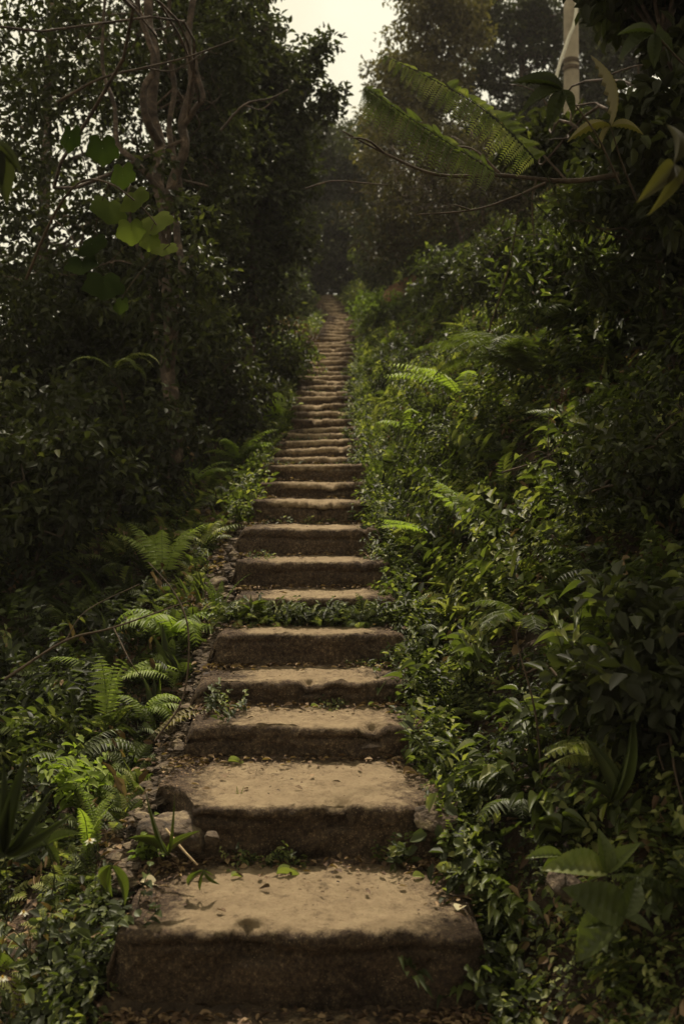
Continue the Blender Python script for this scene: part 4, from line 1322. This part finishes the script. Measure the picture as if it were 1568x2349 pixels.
for q in range(14):
    r = np.random.default_rng(500 + q)
    yy = 3.6 * (12 / 3.6) ** r.uniform(0, 1)
    xx = float(np.interp(yy, SD, SR)) + r.uniform(.5, 2.4) * min(1, yy / 6)
    P0 = A([xx, yy, float(ground(xx, yy))])
    P1 = P0 + A([r.uniform(-.5, .2), r.uniform(-.3, .2), r.uniform(.25, .6)])
    m = MB()
    tube(m, smooth_path([P0, (P0 + P1) / 2 + r.normal(0, .05, 3), P1, P1 + A([r.uniform(-.25, .1), 0, r.uniform(-.15, .1)])], 5), .005, .002, 5, knob=.15, r=r)
    tag(m.build('twig', M_BARK if q % 2 else M_TWIG, loc=P0), 'thin bare twig poking out of the ground cover on the right bank', 'twig', 'bare twigs on the right bank')

# ------------------------------------------------------------------ daisies
def daisy(label, u, v, d, rad, seed):
    r = np.random.default_rng(seed)
    c = at(u, v, d)
    b = on_ground(u, v + 120)
    b = A([c[0] + .01, c[1] + .02, c[2] - .14])
    t = thing('daisy', label, 'flower', b)
    m = MB(); tube(m, smooth_path([b, (b + c) / 2 + A([.01, 0, 0]), c], 4), .0016, .001, 5); m.build('stem', L_UNDER, t)
    m = MB()
    for k in range(6):
        a = k * 6.28 / 6 + r.uniform(-.2, .2)
        D = A([math.cos(a), math.sin(a) * .8, r.uniform(-.5, .1)])
        place(m, STRAIGHT, c, D, A([0, -.3, 1.]), rad, rad * .55, .6)
    m.build('petals', M_PETAL, t)
    m = MB()
    tube(m, [c - A([0, 0, .003]), c + A([0, 0, .001]), c + A([0, 0, .005])], rad * .34, rad * .2, 8); m.build('centre', M_FLOWC, t)


daisy('white daisy with drooping petals beside the narrow sword fern', 206, 1930, 2.85, .017, 1)
daisy('white daisy tilted away, above the low weeds at the left edge', 54, 2095, 2.75, .015, 2)
daisy('white daisy at the bottom left frame edge', 6, 2245, 2.6, .017, 3)

# ------------------------------------------------------------------ fallen leaves, sticks, stones
def fallen(label, u, v, d, ang, L, w, mat, tpl=SPEAR, dz=.006, tilt=(0, 0), tint=.5, cat='leaf', name='fallen_leaf'):
    p = at(u, v, d); p[2] = tread_z(p[0], p[1]) + dz
    m = MB()
    D = A([math.cos(R(ang)), math.sin(R(ang)), .12])
    place(m, tpl, p - D * L * .5 + A([0, 0, .006]), D, A([tilt[0], tilt[1], 1.]), L, L * w, tint)
    return tag(m.build(name, mat, loc=p), label, cat)


fallen('curled green leaf lying at the back of the second tread', 545, 1757, 4.12, -10, .085, .28, L_GFALL, tint=.9, tilt=(.2, -.5))
fallen('long green leaf lying across the back of the lowest tread', 668, 2008, 3.45, 8, .105, .26, L_GFALL, tint=.8)
fallen('small yellow-green leaf left of the long green one', 545, 2018, 3.42, 30, .05, .4, L_GFALL, tint=.7)
fallen('crumpled pale leaf on the left corner of the lowest tread', 342, 2034, 3.38, -20, .065, .75, L_PALE, tpl=BIGSERR, tilt=(.3, -.3))
fallen('pale torn star-shaped leaf on the right of the lowest tread', 1056, 2104, 3.18, 60, .052, .8, L_PALE, tpl=BIGSERR, tint=.9, tilt=(-.3, -.4))
fallen('folded lime leaf at the back right of the lowest tread', 962, 2010, 3.42, 10, .05, .5, L_GFALL, tint=1, tilt=(.2, -.6))
fallen('dry brown leaf at the right end of the second tread', 945, 1778, 3.98, 20, .08, .5, L_DRY, tint=.95, tilt=(0, -.3))
fallen('small curled brown leaf near the middle of the lowest tread', 607, 2046, 3.32, 200, .035, .4, L_DRY, tint=.2, tilt=(0, -.8))
fallen('pale leaf lying on the third tread near the herbs', 725, 1612, 4.55, 5, .05, .4, L_GFALL, tint=.5)
fallen('narrow pale leaf on the right part of the third tread', 860, 1614, 4.55, 15, .07, .25, L_GFALL, tint=.6)
fallen('curved leaf draped on the right end of the narrow-nosed step', 915, 1268, 6.4, 10, .13, .25, L_GFALL, tint=.8)


def stick(label, pts, r0, r1_, mat, name='stick', cat='stick', k=4):
    P = smooth_path(pts, k)
    m = MB(); tube(m, P, r0, r1_, 6, knob=.12)
    return tag(m.build(name, mat, loc=P[0]), label, cat)


stick('pale bamboo stick leaning from the rubble slab to the lowest tread', [at(380, 1902, 3.45), at(415, 1945, 3.38), at(452, 1985, 3.33)], .0045, .0035, M_DRYSTICK)
stick('thin dark twig under the curled green leaf on the second tread', [at(495, 1788, 4.0), at(535, 1782, 4.02), at(570, 1770, 4.05)], .0025, .0015, M_TWIG)


def bare_branch(label, main, subs, r0, r1_, mat=None):
    P = smooth_path([at(*p) for p in main], 5)
    t = thing('bare_branch', label, 'branch', P[0])
    m = MB(); tube(m, P, r0, r1_, 7, knob=.1); m.build('limb', mat or M_TWIG, t)
    for s_ in subs:
        Q = smooth_path([at(*p) for p in s_], 5)
        m = MB(); tube(m, Q, r0 * .5, r1_ * .6, 6, knob=.1); m.build('twig', mat or M_TWIG, t)


bare_branch('dark bare branch stretching almost level across the upper right', [(1420, 400, 5.4), (1300, 415, 5.5), (1150, 402, 5.5), (1000, 400, 5.5), (880, 350, 5.5), (785, 300, 5.4)],
            [[(1150, 402, 5.5), (1080, 340, 5.6), (1010, 350, 5.7), (960, 420, 5.8)], [(880, 350, 5.5), (840, 320, 5.4), (790, 315, 5.4)], [(1300, 415, 5.5), (1240, 350, 5.6), (1180, 300, 5.7), (1130, 240, 5.8)],
             [(1230, 410, 5.5), (1220, 460, 5.5), (1225, 560, 5.5)]], .016, .004)
bare_branch('thin pale-tipped branch pointing left over the steps', [(1250, 420, 5.0), (1170, 455, 5.0), (1080, 482, 5.0), (955, 492, 5.0)], [[(1080, 482, 5.0), (1040, 470, 5.0), (1000, 478, 5.0)]], .008, .003)
bare_branch('forked light twig standing in the bush under the long branch', [(1120, 760, 6.5), (1165, 620, 6.5), (1180, 540, 6.4), (1190, 470, 6.3)], [[(1180, 540, 6.4), (1230, 538, 6.4), (1290, 542, 6.5)], [(1180, 540, 6.4), (1140, 560, 6.4), (1110, 590, 6.4)]], .006, .003)
bare_branch('pale wavy twig crossing in front of the path end', [(700, 432, 6.8), (760, 415, 6.8), (820, 418, 6.8), (890, 424, 6.8)], [], .006, .004, M_BARK)
bare_branch('knobbly crooked branches left of the round tree', [(505, 300, 8.6), (560, 240, 8.6), (620, 225, 8.6), (660, 205, 8.6)], [[(560, 240, 8.6), (600, 250, 8.6), (640, 215, 8.6)]], .012, .005, M_BARK)
bare_branch('long thin dark branch sweeping over the left treetops', [(130, 235, 7.2), (230, 180, 7.2), (330, 155, 7.2), (430, 130, 7.1), (540, 90, 7.1)], [[(330, 155, 7.2), (400, 160, 7.2), (480, 110, 7.2)]], .012, .005)
bare_branch('dry fallen branches tangled left of the steps', [(10, 1560, 4.4), (150, 1470, 4.5), (260, 1440, 4.5), (430, 1380, 4.6)], [[(260, 1440, 4.5), (300, 1520, 4.3), (330, 1560, 4.3)], [(150, 1470, 4.5), (200, 1400, 4.6), (320, 1340, 4.8)]], .007, .003)
bare_branch('thin curved dark vine stem beside the drooping fern', [(355, 1700, 4.2), (420, 1600, 4.3), (432, 1450, 4.4), (400, 1360, 4.5), (340, 1290, 4.6)], [], .005, .003)
bare_branch('light dead stem lying slanted on the middle right bank', [(1150, 1085, 5.6), (1250, 1050, 5.7), (1360, 985, 5.8)], [[(1250, 1050, 5.7), (1300, 1005, 5.7), (1330, 995, 5.7)]], .006, .003, M_BARK)


def stone(label, c, size, seed, mat=None, flat=.6, name='stone', cat='stone', rot=0.0, tiltx=0.0):
    r = np.random.default_rng(seed)
    nu, nv = 44, 28
    th = np.linspace(0, math.pi, nv)[:, None]; ph = (np.arange(nu) / nu * 2 * math.pi)[None]
    x = np.sin(th) * np.cos(ph); y = np.sin(th) * np.sin(ph); z = np.cos(th) * np.ones_like(ph)
    p = 5.0
    k = (np.abs(x) ** p + np.abs(y) ** p + np.abs(z) ** p) ** (-1 / p)
    k = .55 * k + .45
    k = k * (1 + .13 * fbm(x * 1.5 + seed, y * 1.5, z * 1.5, 4) + .03 * fbm(x * 7, y * 7 + seed, z * 7, 3))
    PP = np.stack([x * k, y * k, z * k], -1)
    for nn in rdir(13, -1, 1, r):
        hgt = r.uniform(.62, .85)
        ex = np.maximum(0, PP @ nn - hgt)
        PP = PP - ex[..., None] * nn * .93
    PP = PP * (1 + .05 * fbm(x * 9, y * 9 + seed, z * 9, 3))[..., None]
    x, y, z, k = PP[..., 0], PP[..., 1], PP[..., 2], 1.25
    V = np.stack([x * k * size[0] / 2, y * k * size[1] / 2, z * k * size[2] / 2], -1).reshape(-1, 3)
    ca, sa = math.cos(rot), math.sin(rot)
    V = np.stack([V[:, 0] * ca - V[:, 2] * sa, V[:, 1], V[:, 0] * sa + V[:, 2] * ca], 1)
    ca, sa = math.cos(tiltx), math.sin(tiltx)
    V = np.stack([V[:, 0], V[:, 1] * ca - V[:, 2] * sa, V[:, 1] * sa + V[:, 2] * ca], 1) + c
    i, j = np.meshgrid(np.arange(nv - 1), np.arange(nu), indexing='ij')
    a = (i * nu + j).ravel(); b = (i * nu + (j + 1) % nu).ravel()
    m = MB().add(V, Q=np.stack([a, a + nu, b + nu, b], 1))
    return tag(m.build(name, mat or M_ROCK, loc=A(c, dtype=float)), label, cat)


stone('flat lit rubble slab in the broken corner left of the second step', at(418, 1905, 3.60), (.18, .20, .09), 1, tiltx=.25)
stone('low earthy stone left of the rubble slab', at(352, 1905, 3.55), (.11, .12, .08), 4)
stone('brown stone half buried at the foot of the broken corner', at(488, 1925, 3.5), (.045, .045, .04), 5)
stone('rounded reddish rock among ferns left of the middle steps', at(497, 1345, 6.0), (.12, .12, .10), 7)
stone('flat stone at the right end of the broken second step', at(1005, 1870, 3.62), (.16, .16, .07), 9, tiltx=.1)
stone('small block on the flat stone right of the second step', at(1000, 1848, 3.66), (.05, .05, .04), 10)
stone('angular brown rock half hidden by the big toothed leaves', at(1290, 2030, 2.95), (.10, .10, .08), 11, rot=-.5)
stone('pale slab leaning beside the far bright steps', at(833, 772, 19.5), (.40, .3, .10), 12, rot=.5)
stone('low pale stone beside the leaning slab', at(858, 782, 19.0), (.32, .3, .14), 13)
stone('reddish earth-covered rock on the bank above the far steps', on_ground(925, 695) + A([0, -.2, .14]), (1.2, .8, .5), 14, rot=.45, mat=rough_mat('red earth', [(.3, (.07, .035, .02)), (.55, (.20, .11, .06)), (.75, (.38, .25, .14))], 5, .8, .03, fine=20))
stick('weathered log lying up the slope above the reddish rock', [on_ground(905, 700) + A([0, -.4, .20]), on_ground(945, 675) + A([0, -.35, .26]), on_ground(990, 645) + A([0, -.3, .26])], .07, .05, M_DRYSTICK, 'fallen_log', 'log')

# crumbled mortar, earth clods and small rubble along the left flank of the stairs
r = np.random.default_rng(19)
ico = []
for a in np.linspace(-1, 1, 5):
    n_ = 1 if abs(a) == 1 else 7
    for b in range(n_):
        q_ = math.sqrt(max(0, 1 - a * a)); ico.append((q_ * math.cos(b * 6.283 / n_ + a), q_ * math.sin(b * 6.283 / n_ + a), a))
ico = A(ico)
tri = []
for b in range(7):
    c = (b + 1) % 7
    tri += [(0, 1 + c, 1 + b), (22, 15 + b, 15 + c)]
    for l in (1, 8):
        tri += [(l + b, l + c, l + 7 + c), (l + b, l + 7 + c, l + 7 + b)]
tri = A(tri)
mb = MB()
n = 1900
y = 3.4 * (9.0 / 3.4) ** r.uniform(0, 1, n)
x = np.interp(y, SD, SL) - .01 - np.abs(r.normal(0, .085, n))
z = ground(x, y)
z = z + np.clip(stair_z(y) - z, 0, .3) * r.uniform(-.1, .75, n) * np.exp(-(np.interp(y, SD, SL) - x) / .06)
sz = r.uniform(.006, .022, n) * r.choice([1, 1, 1, 2.0], n)
for q in range(n):
    V = ico * (1 + r.uniform(-.3, .3, (len(ico), 1))) * sz[q] * A([1.2, 1.2, .8])
    mb.add(V + A([x[q], y[q], z[q]]), T=tri)
rb = mb.build('rubble', M_ROCK, smooth=False)
tag(rb, 'crumbled mortar and small rubble along the left flank of the steps', 'rubble', kind='stuff')

# ------------------------------------------------------------------ pole
pb = A([(1308 - CX) * 17 / F, 17.0, float(ground((1308 - CX) * 17 / F, 17.0)) - .3])
t = thing('utility_pole', 'pale weathered pole behind the top right foliage', 'pole', pb)
m = MB(); top = at(1304, -420, 17)
tube(m, smooth_path([pb, (pb + at(1310, 150, 17)) / 2, at(1310, 150, 17), top], 5), .155, .115, 18)
m.build('shaft', M_POLE, t)
for v in (142, 158):
    m = MB(); c = at(1309, v, 17)
    tube(m, [c - A([0, 0, .035]), c + A([0, 0, .035])], .142, .142, 18); m.build('band', M_TWIG, t)
P = [at(1330, -300, 16.75), at(1322, 10, 16.7), at(1302, 90, 16.7), at(1278, 165, 16.7), at(1240, 330, 16.7)]
m = MB(); tube(m, smooth_path(P, 5), .028, .028, 8); m.build('guy_wire', M_WIRE, t)

# ------------------------------------------------------------------ thin air haze, added to lift and tint the dark tones
hz = MB()
x0, x1, y0, y1, z0, z1 = -95, 95, -65, 135, -14, 30
V = [(x, y, z) for x in (x0, x1) for y in (y0, y1) for z in (z0, z1)]
hz.add(V, Q=[(0, 1, 3, 2), (4, 6, 7, 5), (0, 4, 5, 1), (2, 3, 7, 6), (0, 2, 6, 4), (1, 5, 7, 3)])
hm, hn, hl = new_mat('air')
pv = hn.new('ShaderNodeVolumePrincipled')
pv.inputs['Color'].default_value = (0.95, 0.88, 0.88, 1)
pv.inputs['Density'].default_value = 0.0009
ho = hn.new('ShaderNodeOutputMaterial')
hl.new(pv.outputs[0], ho.inputs['Volume'])
ho_ = hz.build('haze', hm, smooth=False)
tag(ho_, 'thin pale haze added along the stairs to lift the dark tones', 'haze', kind='stuff')
